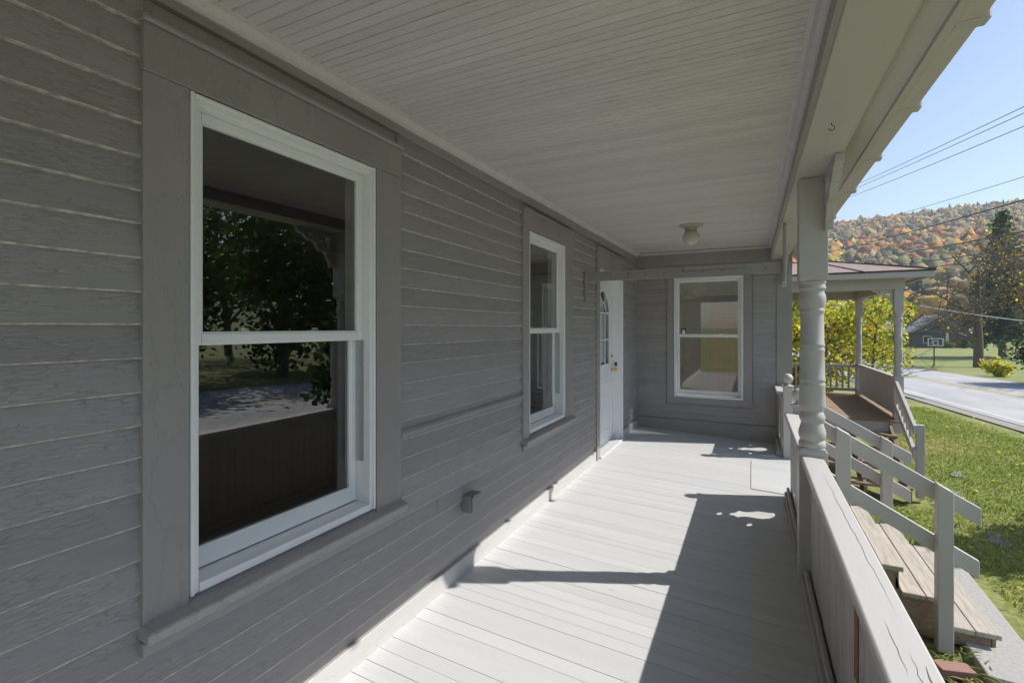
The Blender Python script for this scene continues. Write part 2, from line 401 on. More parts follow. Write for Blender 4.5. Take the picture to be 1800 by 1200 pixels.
# water-table ledge between the two windows
mb = MB(); prof = [(.0, .975), (.034, .975), (.036, .99), (.028, 1.002), (.0, 1.016)]
mb.hexa([(p[0], 1.795, p[1]) for p in prof], [(p[0], 3.143, p[1]+.006) for p in prof]); mb.build('ledge_strip', M_TRIM, wall)
part('corner_strip', M_TRIM, bwall, [(.002, .034, .08, 2.53, .0, .03)], BM)
part('corner_board', M_TRIM, bwall, [(1.778, 1.953, -.3, 2.53, .0, .028)], BM)
part('frieze_board', M_TRIM, bwall, [(.034, 1.778, 2.335, 2.535, .0, .022)], BM)
part('crown_moulding', M_CEIL, bwall, [(.066, 1.70, 2.505, 2.538, .022, .045)], BM, .006)
part('baseboard', M_TRIM, bwall, [(.022, 1.778, .0, .20, .0, .026)], BM)
part('base_cap', M_TRIM, bwall, [(.034, 1.778, .2005, .218, .0, .03)], BM, .004)

def window(op, M, zmeet, label, casw=(.12, .165), head=.15, sill_drop=.1, wide=False, lipr=True):
    u0, u1, v0, v1 = op
    # frame mesh is the window itself
    fr = MB(); fw = .032
    for a, b, c, d in ((u0, u0+fw, v0, v1), (u1-fw, u1, v0, v1), (u0+fw, u1-fw, v1-fw, v1), (u0+fw, u1-fw, v0, v0+fw*.8)):
        fr.box(a, b, c, d, -.125, .022, M)
    for a, b, c, d in ((u0+.004, u0+.016, v0, v1), (u1-.016, u1-.004, v0, v1), (u0+.016, u1-.016, v1-.014, v1-.003)):
        fr.box(a, b, c, d, .022, .030, M)
    win = bevel(fr.build('window', M_VINYL, house), .002); win['label'] = label
    # casing
    c0, c1 = u0-casw[0], u1+casw[1]
    part('side_casing', M_TRIM, win, [(c0, u0-.001, v0-sill_drop+.05, v1, .0, .032)], M)
    part('side_casing', M_TRIM, win, [(u1+.001, c1, v0-sill_drop+.05, v1, .0, .032)], M)
    if head:
        part('head_casing', M_TRIM, win, [(c0, c1, v1+.001, v1+head-.018, .0, .0345)], M)
        part('head_cap', M_TRIM, win, [(c0-.006, c1+.006, v1+head-.0175, v1+head, .0, .048)], M, .004)
    if lipr:
        mb = MB(); pr = [(0, v0-.052), (.062, v0-.062), (.066, v0-.03), (.0, v0-.002)]
        mb.hexa([M(c0-.004, p[1], p[0]) for p in pr], [M(c1+.012, p[1], p[0]) for p in pr]); bevel(mb.build('sill', M_TRIM, win), .004)
        part('apron', M_TRIM, win, [(c0-.002, c1+.006, v0-sill_drop, v0-.062, .0, .036)], M)
    else:
        part('apron', M_TRIM, win, [(c0-.002, c1+.004, v0-sill_drop, v0-.001, .0, .036)], M)
    # sill nose of vinyl frame
    part('frame_sill', M_VINYL, win, [(u0+fw, u1-fw, v0+.002, v0+.03, -.06, .028)], M)
    def sash(name, a, b, n0, n1, bot):
        s = MB(); sw = .031
        for q in ((u0+fw, u0+fw+sw, a, b), (u1-fw-sw, u1-fw, a, b), (u0+fw+sw, u1-fw-sw, b-sw, b), (u0+fw+sw, u1-fw-sw, a, a+bot)):
            s.box(*q, n0, n1, M)
        bevel(s.build(name, M_VINYL, win), .004, 2)
        mid = (n0+n1)/2
        MB().box(u0+fw+sw-.006, u1-fw-sw+.006, a+bot-.006, b-sw+.006, mid-.002, mid+.002, M).build('glass_pane', M_GLASS, win)
        s = MB()
        for q in ((u0+fw+sw, u0+fw+sw+.006, a+bot, b-sw), (u1-fw-sw-.006, u1-fw-sw, a+bot, b-sw), (u0+fw+sw+.006, u1-fw-sw-.006, b-sw-.006, b-sw), (u0+fw+sw+.006, u1-fw-sw-.006, a+bot, a+bot+.006)):
            s.box(*q, mid+.003, n1-.006, M)
        s.build('glazing_bead', M_VINYL, win)
    sash('upper_sash', zmeet-.018, v1-fw, -.052, -.016, .036)
    sash('lower_sash', v0+.034, zmeet+.018, -.094, -.056, .058)
    for s in (.3, .68):
        u = u0+(u1-u0)*s
        part('sash_lock', M_CREAMP, win, [(u-.022, u+.022, zmeet+.019, zmeet+.027, -.085, -.065), (u-.006, u+.022, zmeet+.0272, zmeet+.036, -.08, -.07)], M, .002)
    part('screen_track', M_ALU, win, [(u1-fw-.006, u1-fw-.0005, v0+.21, zmeet-.02, -.05, -.012)], M, 0)
    return win
window(W1, MM, 1.452, 'white double-hung window nearest the camera, reflecting trees and road')
window(W2, MM, 1.46, 'white double-hung window on the side wall just before the door', casw=(.105, .19))
window(BW, BM, 1.372, 'white double-hung window in the end wall with a chandelier behind it', casw=(.09, .105), head=.12, sill_drop=.08, lipr=False)
# hand sticker on the end window
stk = thing('window_sticker', 'small black square sticker with a white hand on the end window', 'sticker', (.66, L_Y-.012, 1.43))
SX, SZ = .648, 1.425
MB().box(SX-.035, SX+.035, SZ-.048, SZ+.048, .0, .001, lambda u, v, n: (u, L_Y+.029-n, v)).build('backing', M_BLACK, stk)
mb = MB(); HM = lambda u, v, n: (SX+u, L_Y+.0275-n, SZ+v)
mb.box(-.02, .02, -.038, .0, 0, .0006, HM)
for i, (u, hgt) in enumerate(((-.0165, .026), (-.006, .036), (.0045, .034), (.015, .026))): mb.box(u-.0035, u+.0035, .0003, hgt, 0, .0006, HM)
mb.hexa([HM(.0203, -.022, 0), HM(.031, .0, 0), HM(.026, .004, 0), HM(.0203, -.008, 0)], [HM(.0203, -.022, .0006), HM(.031, .0, .0006), HM(.026, .004, .0006), HM(.0203, -.008, .0006)])
mb.build('hand_mark', M_WHITE, stk)
mb = MB(); mb.lathe([(.006, 0), (.006, .0005)], (0, 0, 0), 12, lambda a, b, c: HM(a, b-.022, .0008+c)); mb.build('hand_dot', M_BLACK, stk)

# door -------------------------------------------------------------
y0, y1, z0, z1 = DR
DX = -.085
dh = y1-.04-(y0+.04); dy0 = y0+.04; dw = dh
def arch(c, r, n=16): return [(c+r*math.cos(a), r*math.sin(a)) for a in np.linspace(0, math.pi, n)]
dc = dy0+dw/2; lz0, lz1 = 1.02, 1.66; lr = .285
DM = lambda u, v, n: (DX+n, u, v)
hole = [(dc-lr, lz0), (dc+lr, lz0)]+[(dc+lr*math.cos(a), lz1+lr*math.sin(a)) for a in np.linspace(0, math.pi, 20)]
mb = MB(); mb.plate([(dy0, .075), (dy0+dw, .075), (dy0+dw, 2.085), (dy0, 2.085)], [hole], -.044, DM)
door = bevel(mb.build('door', M_WDOOR, house), .002); door['label'] = 'white front door with an arched fanlight and brass knob'
mb = MB(); rim = [(dc-lr+.0, lz0), (dc+lr, lz0)]+hole[2:]
inn = [(dc-lr+.03, lz0+.03), (dc+lr-.03, lz0+.03)]+[(dc+(lr-.03)*math.cos(a), lz1+(lr-.03)*math.sin(a)) for a in np.linspace(0, math.pi, 20)]
out_ = [(dc-lr-.012, lz0-.012), (dc+lr+.012, lz0-.012)]+[(dc+(lr+.012)*math.cos(a), lz1+(lr+.012)*math.sin(a)) for a in np.linspace(0, math.pi, 20)]
mb.plate(out_, [inn], .012, DM); mb.build('lite_frame', M_WDOOR, door)
mb = MB()
for u in (-.095, .095): mb.box(dc+u-.008, dc+u+.008, lz0+.03, lz1-.0, -.004, .008, DM)
for v in (lz0+.32, lz1): mb.box(dc-lr+.03, dc+lr-.03, v-.008, v+.008, -.0045, .0085, DM)
for a in (R(60), R(120)):
    p = Vector((math.cos(a), math.sin(a))); q = Vector((-p.y, p.x))*.008; A = Vector((dc, lz1))+p*.13; B = Vector((dc, lz1))+p*(lr-.02)
    mb.hexa([DM(*(A+q), -.004), DM(*(A-q), -.004), DM(*(B-q), -.004), DM(*(B+q), -.004)], [DM(*(A+q), .008), DM(*(A-q), .008), DM(*(B-q), .008), DM(*(B+q), .008)])
ring_o = [(dc+.138*math.cos(a), lz1+.138*math.sin(a)) for a in np.linspace(0, math.pi, 14)]; ring_i = [(dc+.122*math.cos(a), lz1+.122*math.sin(a)) for a in np.linspace(math.pi, 0, 14)]
mb.plate(ring_o+ring_i, [], .011, lambda u, v, n: DM(u, v, n-.003)); mb.build('muntin', M_WDOOR, door)
MB().plate(hole, [], .004, lambda u, v, n: DM(u, v, n-.03)).build('glass_pane', M_GLASS, door)
for a, b in ((dc-.33, dc-.04), (dc+.04, dc+.33)):
    for c, d in ((.24, .83),):
        mb = MB()
        mb.plate([(a, c), (b, c), (b, d), (a, d)], [[(a+.022, c+.022), (b-.022, c+.022), (b-.022, d-.022), (a+.022, d-.022)]], .007, DM)
        bevel(mb.build('door_panel', M_WDOOR, door), .003)
KY = dy0+dw-.065
for z, r in ((.96, .027), (1.13, .02)):
    prof = [(.026, 0), (.026, .006), (.010, .012), (.010, .035), (r, .045), (r*1.05, .058), (r*.7, .07), (.002, .073)] if z < 1 else [(.024, 0), (.024, .012), (.014, .018), (.002, .019)]
    MB().lathe(prof, (0, 0, 0), 20, lambda a, b, c: (DX+c, KY+a, z+b)).build('knob' if z < 1 else 'deadbolt', M_BRASS, door, 40)
# jamb, threshold, casing
mb = MB()
mb.box(-.14, .0, y1-.04+.004, y1, .06, 2.13); mb.box(-.14, .0, y0, y0+.036, .06, 2.13); mb.box(-.14, .0, y0+.036, y1-.036, 2.09, 2.13)
mb.box(DX+.0005, DX+.014, y1-.056, y1-.0362, .075, 2.09)
frm = bevel(mb.build('door_frame', M_WDOOR, house), .002)
part('strike_plate', M_DARK, frm, [(y1-.038, y1-.0355, 1.0, 1.05, -.06, -.03)], MM, 0)
part('threshold', M_FLOOR, frm, [(y0-.02, y1+.02, .062, .092, -.14, .05)], MM, .004)
part('side_casing', M_TRIM, frm, [(y0-.11, y0-.002, .06, 2.13, 0, .032)], MM)
part('side_casing', M_WDOOR, frm, [(y1+.001, y1+.028, .06, 2.13, 0, .034)], MM)
part('head_casing', M_TRIM, frm, [(y0-.11, y1+.028, 2.131, 2.33, 0, .034)], MM)
part('head_cap', M_TRIM, frm, [(y0-.115, y1+.034, 2.3305, 2.352, 0, .05)], MM, .004)

# porch floor -------------------------------------------------------
mb = MB(); mb.box(-.0, 1.93, Y0, L_Y, -.22, -.075); mb.box(1.90, 1.93, Y0, L_Y, -.9, -.2202)
floor = mb.build('porch_floor', M_DARK, house)
yb = Y0; fl_meshes = []
for k in range(4):
    me_w = .0835; b_ = MB(); d_ = random.uniform(-.0007, .0007)
    pts = [(.002, fz(.002)), (1.945, fz(1.945))]
    b_.hexa([(.002, 0, fz(0)-.022), (.002, 0, fz(0)), (.002, me_w-.002, fz(0)+d_), (.002, me_w-.002, fz(0)-.022)],
            [(1.955, 0, fz(1.955)-.022), (1.955, 0, fz(1.955)-d_), (1.955, me_w-.002, fz(1.955)), (1.955, me_w-.002, fz(1.955)-.022)])
    fl_meshes.append(b_.mesh('floorboard', M_FLOOR))
while yb < L_Y-.03:
    o = bpy.data.objects.new('floorboard', random.choice(fl_meshes))
    link(o, floor, (0, yb+0, random.uniform(-.0006, .0006))); yb += .083+random.choice([0, 0, 0, .0008, .0018])
# patched hatch in the floor by the steps
hb = MB(); hb.hexa([(1.49, 4.93, fz(1.49)-.004), (1.84, 4.93, fz(1.84)-.004), (1.84, 5.99, fz(1.84)-.004), (1.49, 5.99, fz(1.49)-.004)],
                   [(1.49, 4.93, fz(1.49)+.0065), (1.84, 4.93, fz(1.84)+.0065), (1.84, 5.99, fz(1.84)+.0065), (1.49, 5.99, fz(1.49)+.0065)])
tag(bevel(hb.build('floor_patch_board', M_FLOOR), .002), 'flat pale patch board lying on porch floor at the steps', 'board')

# porch ceiling -----------------------------------------------------
mb = MB(); mb.hexa([(.0, Y0, cz(Y0)+.02), (1.70, Y0, cz(Y0)+.02), (1.70, Y0, cz(Y0)+.05), (0, Y0, cz(Y0)+.05)],
                   [(.0, L_Y, cz(L_Y)+.02), (1.70, L_Y, cz(L_Y)+.02), (1.70, L_Y, cz(L_Y)+.05), (0, L_Y, cz(L_Y)+.05)])
ceil = mb.build('porch_ceiling', M_DARK, house)
def bead_board():
    b = MB(); w_ = .0835
    pr = [(0, .018), (0, .005), (.004, 0), (.038, 0), (.0405, .0055), (.043, .0), (w_-.004, 0), (w_, .005), (w_, .018)]
    j = random.uniform(-.0012, .0012)
    b.hexa([(.024, p[0], p[1]) for p in pr], [(1.715, p[0], p[1]+j) for p in pr]); return b.mesh('ceiling_board', M_CEIL)
cms = [bead_board() for _ in range(4)]
yb = Y0
while yb < L_Y-.05:
    link(bpy.data.objects.new('ceiling_board', random.choice(cms)), ceil, (0, yb, cz(yb)+random.uniform(-.0008, .001))); yb += .0845+random.choice([0, 0, .0006])
# beam, eave -----------------------------------------------------------
BX0, BX1, BZ = 1.722, 1.90, 2.35
mb = MB(); mb.box(BX0, BX1, Y0, L_Y+.0, BZ, 2.70); beam = bevel(mb.build('porch_beam', M_BEAM, house), .004)
prof = [(1.66, 0), (1.674, -.008), (1.684, -.03), (1.70, -.04), (1.7215, -.042), (1.7215, .02), (1.66, .02)]
MB().hexa([(p[0], Y0, cz(Y0)+p[1]-.001) for p in prof], [(p[0], L_Y-.05, cz(L_Y)+p[1]-.001) for p in prof]).build('cove_moulding', M_CEIL, beam)
part('beam_face_strip', M_TRIM, beam, [(Y0, L_Y-.05, 2.352, 2.41, 1.700, 1.7217)], MM)
mb = MB(); mb.hexa([(1.9005, Y0, 2.47), (2.03, Y0, 2.43), (2.03, Y0, 2.45), (1.9005, Y0, 2.49)], [(1.9005, L_Y+.5, 2.47), (2.03, L_Y+.5, 2.43), (2.03, L_Y+.5, 2.45), (1.9005, L_Y+.5, 2.49)])
eave = mb.build('eave_soffit', M_BEAM, house)
pr = [(1.9005, 2.40), (1.915, 2.40), (1.925, 2.42), (1.945, 2.435), (1.945, 2.4525), (1.9005, 2.462)]
MB().hexa([(p[0], Y0, p[1]) for p in pr], [(p[0], L_Y+.4, p[1]) for p in pr]).build('bed_moulding', M_BEAM, eave)
part('fascia_board', M_BEAM, eave, [(Y0, L_Y+.5, 2.415, 2.56, 2.0305, 2.06)], MM)
part('drip_board', M_BEAM, eave, [(Y0, L_Y+.5, 2.432, 2.555, 2.0605, 2.135)], MM, .006)
mb = MB(); y = -2.2
roofo = MB(); roofo.hexa([(-.3, Y0-.2, 3.30), (2.16, Y0-.2, 2.575), (2.16, Y0-.2, 2.56), (1.7, Y0-.2, 2.60), (-.3, Y0-.2, 2.62)], [(-.3, L_Y+.5, 3.30), (2.16, L_Y+.5, 2.575), (2.16, L_Y+.5, 2.56), (1.7, L_Y+.5, 2.60), (-.3, L_Y+.5, 2.62)])
roof = roofo.build('porch_roof', M_ROOF, house)
for yy in (-1.6, -.4, .8, 1.95, 2.62, 3.32, 4.05, 4.95, 6.0):
    part('drip_edge_cap', M_BEAM, eave, [(yy, yy+.05, 2.424, 2.565, 2.062, 2.150)], MM, .006)
# hook and cup hook under the beam
def hook(p, s=.03, nm='screw_hook'):
    pts = [(p[0], p[1], p[2]), (p[0], p[1], p[2]-s*.4)]+[(p[0]+s*.35*math.sin(a), p[1], p[2]-s*.4-s*.35+s*.35*math.cos(a)) for a in np.linspace(.3, 4.6, 10)]
    MB().tube(pts, .0016, 6).build(nm, M_DARK, beam, 60)
hook((1.80, 2.42, BZ))

# rooms -----------------------------------------------------------------
def room(name, x0, x1, y0, y1, z0, z1, wmat, fmat, holes):
    r = MB(); t = .02
    r.box(x0, x1, y0, y1 if 'y1' not in holes else 8.9, z1, z1+t); r.box(x0-t, x0, y0, y1, z0, z1)  # ceiling cut short so the added skylight can brighten the wing room
    if 'y1' not in holes: r.box(x0, x1, y1, y1+t, z0, z1)
    r.box(x0, x1, y0-t, y0, z0, z1) if 'y0' not in holes else None
    o = r.build(name, wmat, house); MB().box(x0, x1, y0, y1, z0-t, z0).build('room_floor', fmat, o); return o
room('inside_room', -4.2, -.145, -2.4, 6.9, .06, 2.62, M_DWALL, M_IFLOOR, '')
rw = room('inside_room', -3.5, 1.83, L_Y+.135, 10.9, .06, 2.7, M_IWALL, M_LFLOOR, ['y1', 'y0'])
# far wall of the wing room with a window opening, side wall with an unseen window added to light the room
r = MB()
for a, b, c, d in around(-3.5, 1.83, .06, 3.19, [(.95, 1.7, .75, 2.0)]): r.box(a, b, 10.9, 10.98, c, d)
r.build('room_wall', M_IWALL, rw)
part('window_trim', M_VINYL, rw, [(.89, .95, .7, 2.06, 0, .02), (1.7, 1.76, .7, 2.06, 0, .02), (.95, 1.7, 2.0, 2.06, 0, .02), (.95, 1.7, .69, .75, 0, .03)], lambda u, v, n: (u, 10.9-n, v))
r = MB()
for a, b, c, d in around(L_Y+.13, 13.4, -.9, 3.2, [(7.4, 9.5, .25, 2.5)]): r.box(1.84, 1.95, a, b, c, d)
sw = r.build('wing_side_wall', M_SIDE, house)
part('added_window_frame', M_VINYL, sw, [(7.4, 7.46, .25, 2.5, 1.86, 1.94), (9.44, 9.5, .25, 2.5, 1.86, 1.94), (7.46, 9.44, .25, .31, 1.86, 1.94), (7.46, 9.44, 2.44, 2.5, 1.86, 1.94), (8.42, 8.48, .31, 2.44, 1.87, 1.93)], MM)
MB().box(1.898, 1.902, 7.46, 9.44, .31, 2.44).build('glass_pane', M_GLASS, sw)
r = MB(); r.box(-3.6, 1.84, 13.3, 13.4, -.9, 3.2); r.build('wing_back_wall', M_SIDE, house)
r = MB(); r.box(-3.6, 2.0, L_Y+.02, 8.9, 3.2, 3.3); r.box(-3.6, 2.0, 10.9, 13.5, 3.2, 3.3); r.box(-3.6, -2, 8.9, 10.9, 3.2, 3.3); wr = r.build('wing_roof', M_ROOF, house)
MB().box(-2, 2.0, 8.9, 10.9, 3.24, 3.246).build('added_skylight_glass', M_GLASS, wr)  # unseen skylight added over the roof gap to brighten the wing room
mb = MB(); random.seed(3)
ch = MB().box(.78, 1.28, 10.2, 10.6, .06, 1.98).build('chimney_core', plain('mortar', (.5, .45, .42), .9), rw)
z = .08
r_ = 0
while z < 1.95:
    x = .775-(.1 if r_ % 2 else 0)
    while x < 1.28:
        a, b = max(x, .772), min(x+.19, 1.288)
        if b-a > .03: mb.box(a+.004, b-.004, 10.185, 10.2, z, z+.058)
        x += .2
    z += .068; r_ += 1
mb.build('brick_facing', M_PINK, rw)['kind'] = 'stuff'
# chandelier
chd = thing('chandelier', 'small cream candle chandelier hanging inside behind the end window', 'chandelier', (.62, 8.0, 2.0))
MB().lathe([(.004, 0), (.012, .01), (.03, .04), (.018, .07), (.008, .1), (.014, .16), (.006, .2), (.006, .62)], (.62, 8.0, 1.93), 16).build('stem', M_CREAMP, chd, 50)
for k in range(6):
    a = k*math.pi/3+.2; p = []
    for s in np.linspace(0, 1, 9): p.append((.62+math.cos(a)*(.02+.2*s), 8+math.sin(a)*(.02+.2*s), 1.98-.05*math.sin(s*math.pi)+.03*s*s))
    arm = MB().tube(p, .006, 6).build('arm', M_CREAMP, chd, 60)
    e = p[-1]; MB().lathe([(.004, 0), (.028, .006), (.03, .012), (.011, .013), (.011, .1), (.004, .105), (.007, .125), (.001, .16)], e, 12).build('candle', M_CREAMP, chd, 40)

# ------------------------------------------------------------------ porch lamp, outlet, hanger board
lamp = thing('ceiling_lamp', 'round opal globe lamp on the porch ceiling', 'lamp', (.95, 5.15, 2.51))
LZ = cz(5.15)
MB().lathe([(.115, .002), (.115, -.008), (.10, -.016), (.062, -.03), (.058, -.055), (.062, -.06)], (.95, 5.15, LZ), 32).build('canopy', M_CANOPY, lamp, 40)
MB().lathe([(.08*math.sin(a), -.128-.08*math.cos(a)) for a in np.linspace(.03, 2.5, 18)]+[(.046, -.055)], (.95, 5.15, LZ), 32).build('globe', M_GLOBE, lamp, 60)
ob = thing('outlet_box', 'small grey metal outlet box low on the clapboard wall', 'outlet box', (.02, 2.40, .45))
bevel(MB().box(.012, .075, 2.345, 2.46, .435, .53).build('box_body', M_GALV, ob), .006, 2)
bevel(MB().box(.0755, .085, 2.35, 2.455, .44, .525).build('flip_cover', M_GALV, ob), .004)
MB().box(.074, .088, 2.36, 2.445, .527, .534).build('hinge', M_GALV, ob)
hbd = thing('hanger_board', 'long grey plank with holes spanning porch from wall to beam', 'board', (0, 4.65, 2.0))
HY = 4.62
holes = []
for i in range(9):
    c = .28+i*.165; holes.append([(c+.009*math.cos(a), .055+.012*math.sin(i*2.)+.009*math.sin(a)) for a in np.linspace(0, 2*math.pi, 10)[:-1]])
mb = MB(); mb.plate([(.03, .006), (1.735, .006), (1.735, .1), (.03, .1)], holes, .035, lambda u, v, n: (u, HY+n, 1.934+v+.008*u/1.7)); bevel(mb.build('plank', M_TRIM, hbd), .002)
bevel(MB().box(.02, .045, HY-.045, HY-.001, 1.74, 2.04).build('wall_cleat', M_TRIM, hbd), .003)
bevel(MB().box(1.728, 1.752, HY-.05, HY-.001, 1.87, 2.349).build('hanging_strut', M_TRIM, hbd), .003)
bevel(MB().box(.6, 1.4, HY+.036, HY+.05, 2.0, 2.06).build('backing_strip', M_TRIM, hbd), .003)

# ------------------------------------------------------------------ turned posts with sawn brackets
def zpx(y, zc=2.85): return 1.49-(y-575)/850*zc
PPROF = [(60, 375), (61, 378), (57, 384), (57, 392), (60, 398), (60, 404), (54, 410), (52, 418), (57, 428), (60.5, 442), (60, 458), (56, 476), (51, 486), (55, 492), (55, 500), (51, 506), (50, 514), (51, 520), (52, 630), (55, 634), (55, 642), (52, 646), (52, 650), (55, 654), (55, 662), (53, 666), (56, 774), (58, 778), (58, 787), (55.5, 790), (55.5, 795), (58, 799), (58, 808), (56.5, 812), (58, 885), (56, 896), (50, 906), (47, 915), (52, 924), (57, 936), (57, 944), (52, 954), (48, 962), (52, 975), (59, 995), (61, 1008), (58, 1022), (52, 1034), (58, 1042), (60, 1050), (60, 1058), (56, 1064)]
def bracket_outline(n=1):
    """sawn scroll bracket: u along the beam away from the post, v down"""
    o = [(0, 0), (.40, 0), (.40, -.035), (.375, -.05), (.35, -.045), (.325, -.06), (.31, -.09), (.27, -.105), (.235, -.10), (.205, -.12), (.19, -.155), (.155, -.175), (.12, -.172), (.095, -.195), (.075, -.235), (.05, -.265), (.045, -.31), (0, -.31)]
    h1 = [(.265+.022*math.cos(a), -.055+.018*math.sin(a)) for a in np.linspace(0, 2*math.pi, 13)[:-1]]
    h2 = [(.06, -.05), (.13, -.045), (.175, -.065), (.15, -.115), (.10, -.125), (.06, -.16), (.05, -.10)]
    return o, [h1, h2]
def porch_post(y, xc=1.815, side=(-1, 1), label=''):
    t = thing('porch_post', label, 'post', (xc, y, 0)); h = .0715
    prof = [((r/50.5)*.0585, zpx(340+v/2.4)) for r, v in PPROF][::-1]
    sh = MB().lathe(prof, (xc, y, 0), 40).build('turned_shaft', M_POST, t, 35)
    ztop = prof[-1][1]; zb = prof[0][1]
    def blk(z0, z1, nm, rt, rb):
        b = MB(); c = .022; rings = []
        for z, hh in ((z0+(c if rb else 0), h), (z1-(c if rt else 0), h)): rings.append((z, hh))
        zs = [z0, z0+.02, z1-.02, z1]; hs = [h*.84 if rb else h, h, h, h*.84 if rt else h]
        for z, hh in zip(zs, hs): b.v += [(xc-hh, y-hh, z), (xc+hh, y-hh, z), (xc+hh, y+hh, z), (xc-hh, y+hh, z)]
        for i in range(3):
            for k in range(4): b.f.append((4*i+k, 4*i+(k+1) % 4, 4*i+4+(k+1) % 4, 4*i+4+k))
        b.f += [(3, 2, 1, 0), (12, 13, 14, 15)]
        bevel(b.build(nm, M_POST, t), .004, 2)
    blk(ztop, BZ-.001, 'upper_block', False, True); blk(fz(1.8)-.02, zb, 'lower_block', True, False)
    o, hs = bracket_outline()
    for s in side:
        mb = MB(); mb.plate(o, hs, .042, lambda u, v, n: (1.866+n, y+s*(h+.001+u), BZ-.0015+v)); bevel(mb.build('scroll_bracket', M_POST, t), .003)
    return t
porch_post(3.32, label='turned porch post standing nearest in front of the steps')
porch_post(-1.55, label='turned porch post behind the camera at the near end')
o, hs = bracket_outline()
hp = thing('bracket_block', 'short sawn bracket hung where the beam meets the end wall', 'bracket', (1.86, L_Y, 2.3))
MB().plate(o, hs, .042, lambda u, v, n: (1.842+n, L_Y-.031-u, BZ-.0015+v)).build('scroll_bracket', M_POST, hp)
bevel(MB().box(1.835, 1.89, L_Y-.0305, L_Y-.0285, 2.0, 2.345).build('wall_plate', M_POST, hp), .001)

# ------------------------------------------------------------------ newels
def newel(x, y, label):
    t = thing('newel_post', label, 'newel post', (x, y, 0), 'ball-topped newel posts at the steps'); h = .046
    bevel(MB().box(x-h, x+h, y-h, y+h, fz(x)-.03, .80).build('shaft', M_HAND, t), .004)
    bevel(MB().box(x-h-.014, x+h+.014, y-h-.014, y+h+.014, .8005, .822).build('cap', M_HAND, t), .005, 2)
    MB().lathe([(.04, .8222), (.04, .828), (.022, .838), (.02, .852)]+[(.056*math.sin(a), .905-.056*math.cos(a)) for a in np.linspace(.4, 3.12, 14)], (x, y, 0), 28).build('ball', M_HAND, t, 50)
newel(1.865, 4.88, 'ball-topped newel at the steps, the nearer one half hidden by the turned post')
newel(1.865, 6.36, 'ball-topped newel at the steps, the farther one before the end wall')

# ------------------------------------------------------------------ railings
VASE = [(0, .53), (.022, .515), (.03, .49), (.055, .47), (.09, .455), (.07, .43), (.055, .40), (.06, .36), (.085, .30), (.10, .25), (.085, .20), (.05, .165), (.02, .15)]
def railing(ya, yb, label, vase=None, slot=None, last=''):
    t = thing('porch_railing', label, 'railing', (1.81, (ya+yb)/2, 0))
    f0 = fz(1.8)
    mb = MB(); pr = [(1.752, .722), (1.752, .744), (1.760, .750), (1.862, .743), (1.868, .737), (1.868, .715), (1.84, .708), (1.775, .712)]
    mb.hexa([(p[0], ya, p[1]) for p in pr], [(p[0], yb, p[1]) for p in pr]); bevel(mb.build('top_rail', M_RAIL, t), .002)
    bevel(MB().box(1.785, 1.838, ya, yb, .672, .7075).build('sub_rail', M_BEAD, t), .003)
    bevel(MB().box(1.752, 1.866, ya, yb, f0-.02, .06).build('bottom_rail', M_BEAD, t), .006, 2)
    bevel(MB().box(1.768, 1.79, ya, yb, .0605, .10).build('base_strip', M_BEAD, t), .006, 2)
    bevel(MB().box(1.826, 1.844, ya, yb, .0605, .10).build('base_strip', M_BEAD, t), .006, 2)
    y = ya; segs = []
    if vase:
        a, b, c = vase
        pl = MB(); out_ = [(a, .061), (b, .061), (b, .671), (a, .671)]
        vz = [(c+p[0], p[1]) for p in VASE]+[(c-p[0], p[1]) for p in VASE[::-1]]
        dots = [[(c+dx+.032*math.cos(q), dz+.032*math.sin(q)) for q in np.linspace(0, 2*math.pi, 15)[:-1]] for dx, dz in ((-.225, .36), (.225, .36), (0, .595))]
        vz2 = []
        for p in vz:
            if not vz2 or (abs(p[0]-vz2[-1][0])+abs(p[1]-vz2[-1][1])) > 1e-4: vz2.append(p)
        if abs(vz2[0][0]-vz2[-1][0])+abs(vz2[0][1]-vz2[-1][1]) < 1e-4: vz2.pop()
        pl.plate(out_, [vz2]+dots, .02, lambda u, v, n: (1.798+n, u, v)); pl.build('vase_cutout_panel', M_BEAD, t)
        segs = [(ya, a-.003), (b+.003, yb)]
    else: segs = [(ya, yb)]
    shared = None
    for a, b in segs:
        y = a
        while y < b-.008:
            wd = min(.062, b-y)
            if slot and abs(y-slot) < .031:
                y += wd; continue
            q = MB(); e = y+wd-.0015; j = random.uniform(-.0015, .0015)
            q.hexa([(1.800+j, y, .061), (1.804+j, y+.004, .061), (1.8, (y+e)/2-.003, .061), (1.803, (y+e)/2, .061), (1.8, (y+e)/2+.003, .061), (1.804+j, e-.004, .061), (1.8+j, e, .061), (1.818, e, .061), (1.818, y, .061)][0:0] or
                   [(1.803+j, y, .061), (1.799+j, y+.004, .061), (1.799+j, e-.004, .061), (1.803+j, e, .061), (1.818, e, .061), (1.818, y, .061)],
                   [(1.803+j, y, .671), (1.799+j, y+.004, .671), (1.799+j, e-.004, .671), (1.803+j, e, .671), (1.818, e, .671), (1.818, y, .671)])
            q.build('beadboard_slat', M_BEAD, t); y += wd
    return t
rl = railing(-1.47, 3.247, 'long beadboard porch railing with cracked top rail in the right foreground', slot=1.87)
MB().box(1.796, 1.817, 1.842, 1.90, .36, .671).build('split_board', M_RAW, rl); MB().box(1.803, 1.817, 1.842, 1.90, .061, .359).build('split_board_foot', M_BEAD, rl)
railing(3.393, 4.833, 'short porch railing with a vase cut-out between turned post and near newel', vase=(4.10, 4.76, 4.43))
railing(6.407, L_Y-.03, 'short porch railing with a vase cut-out between far newel and end wall', vase=(6.41, 7.015, 6.72))
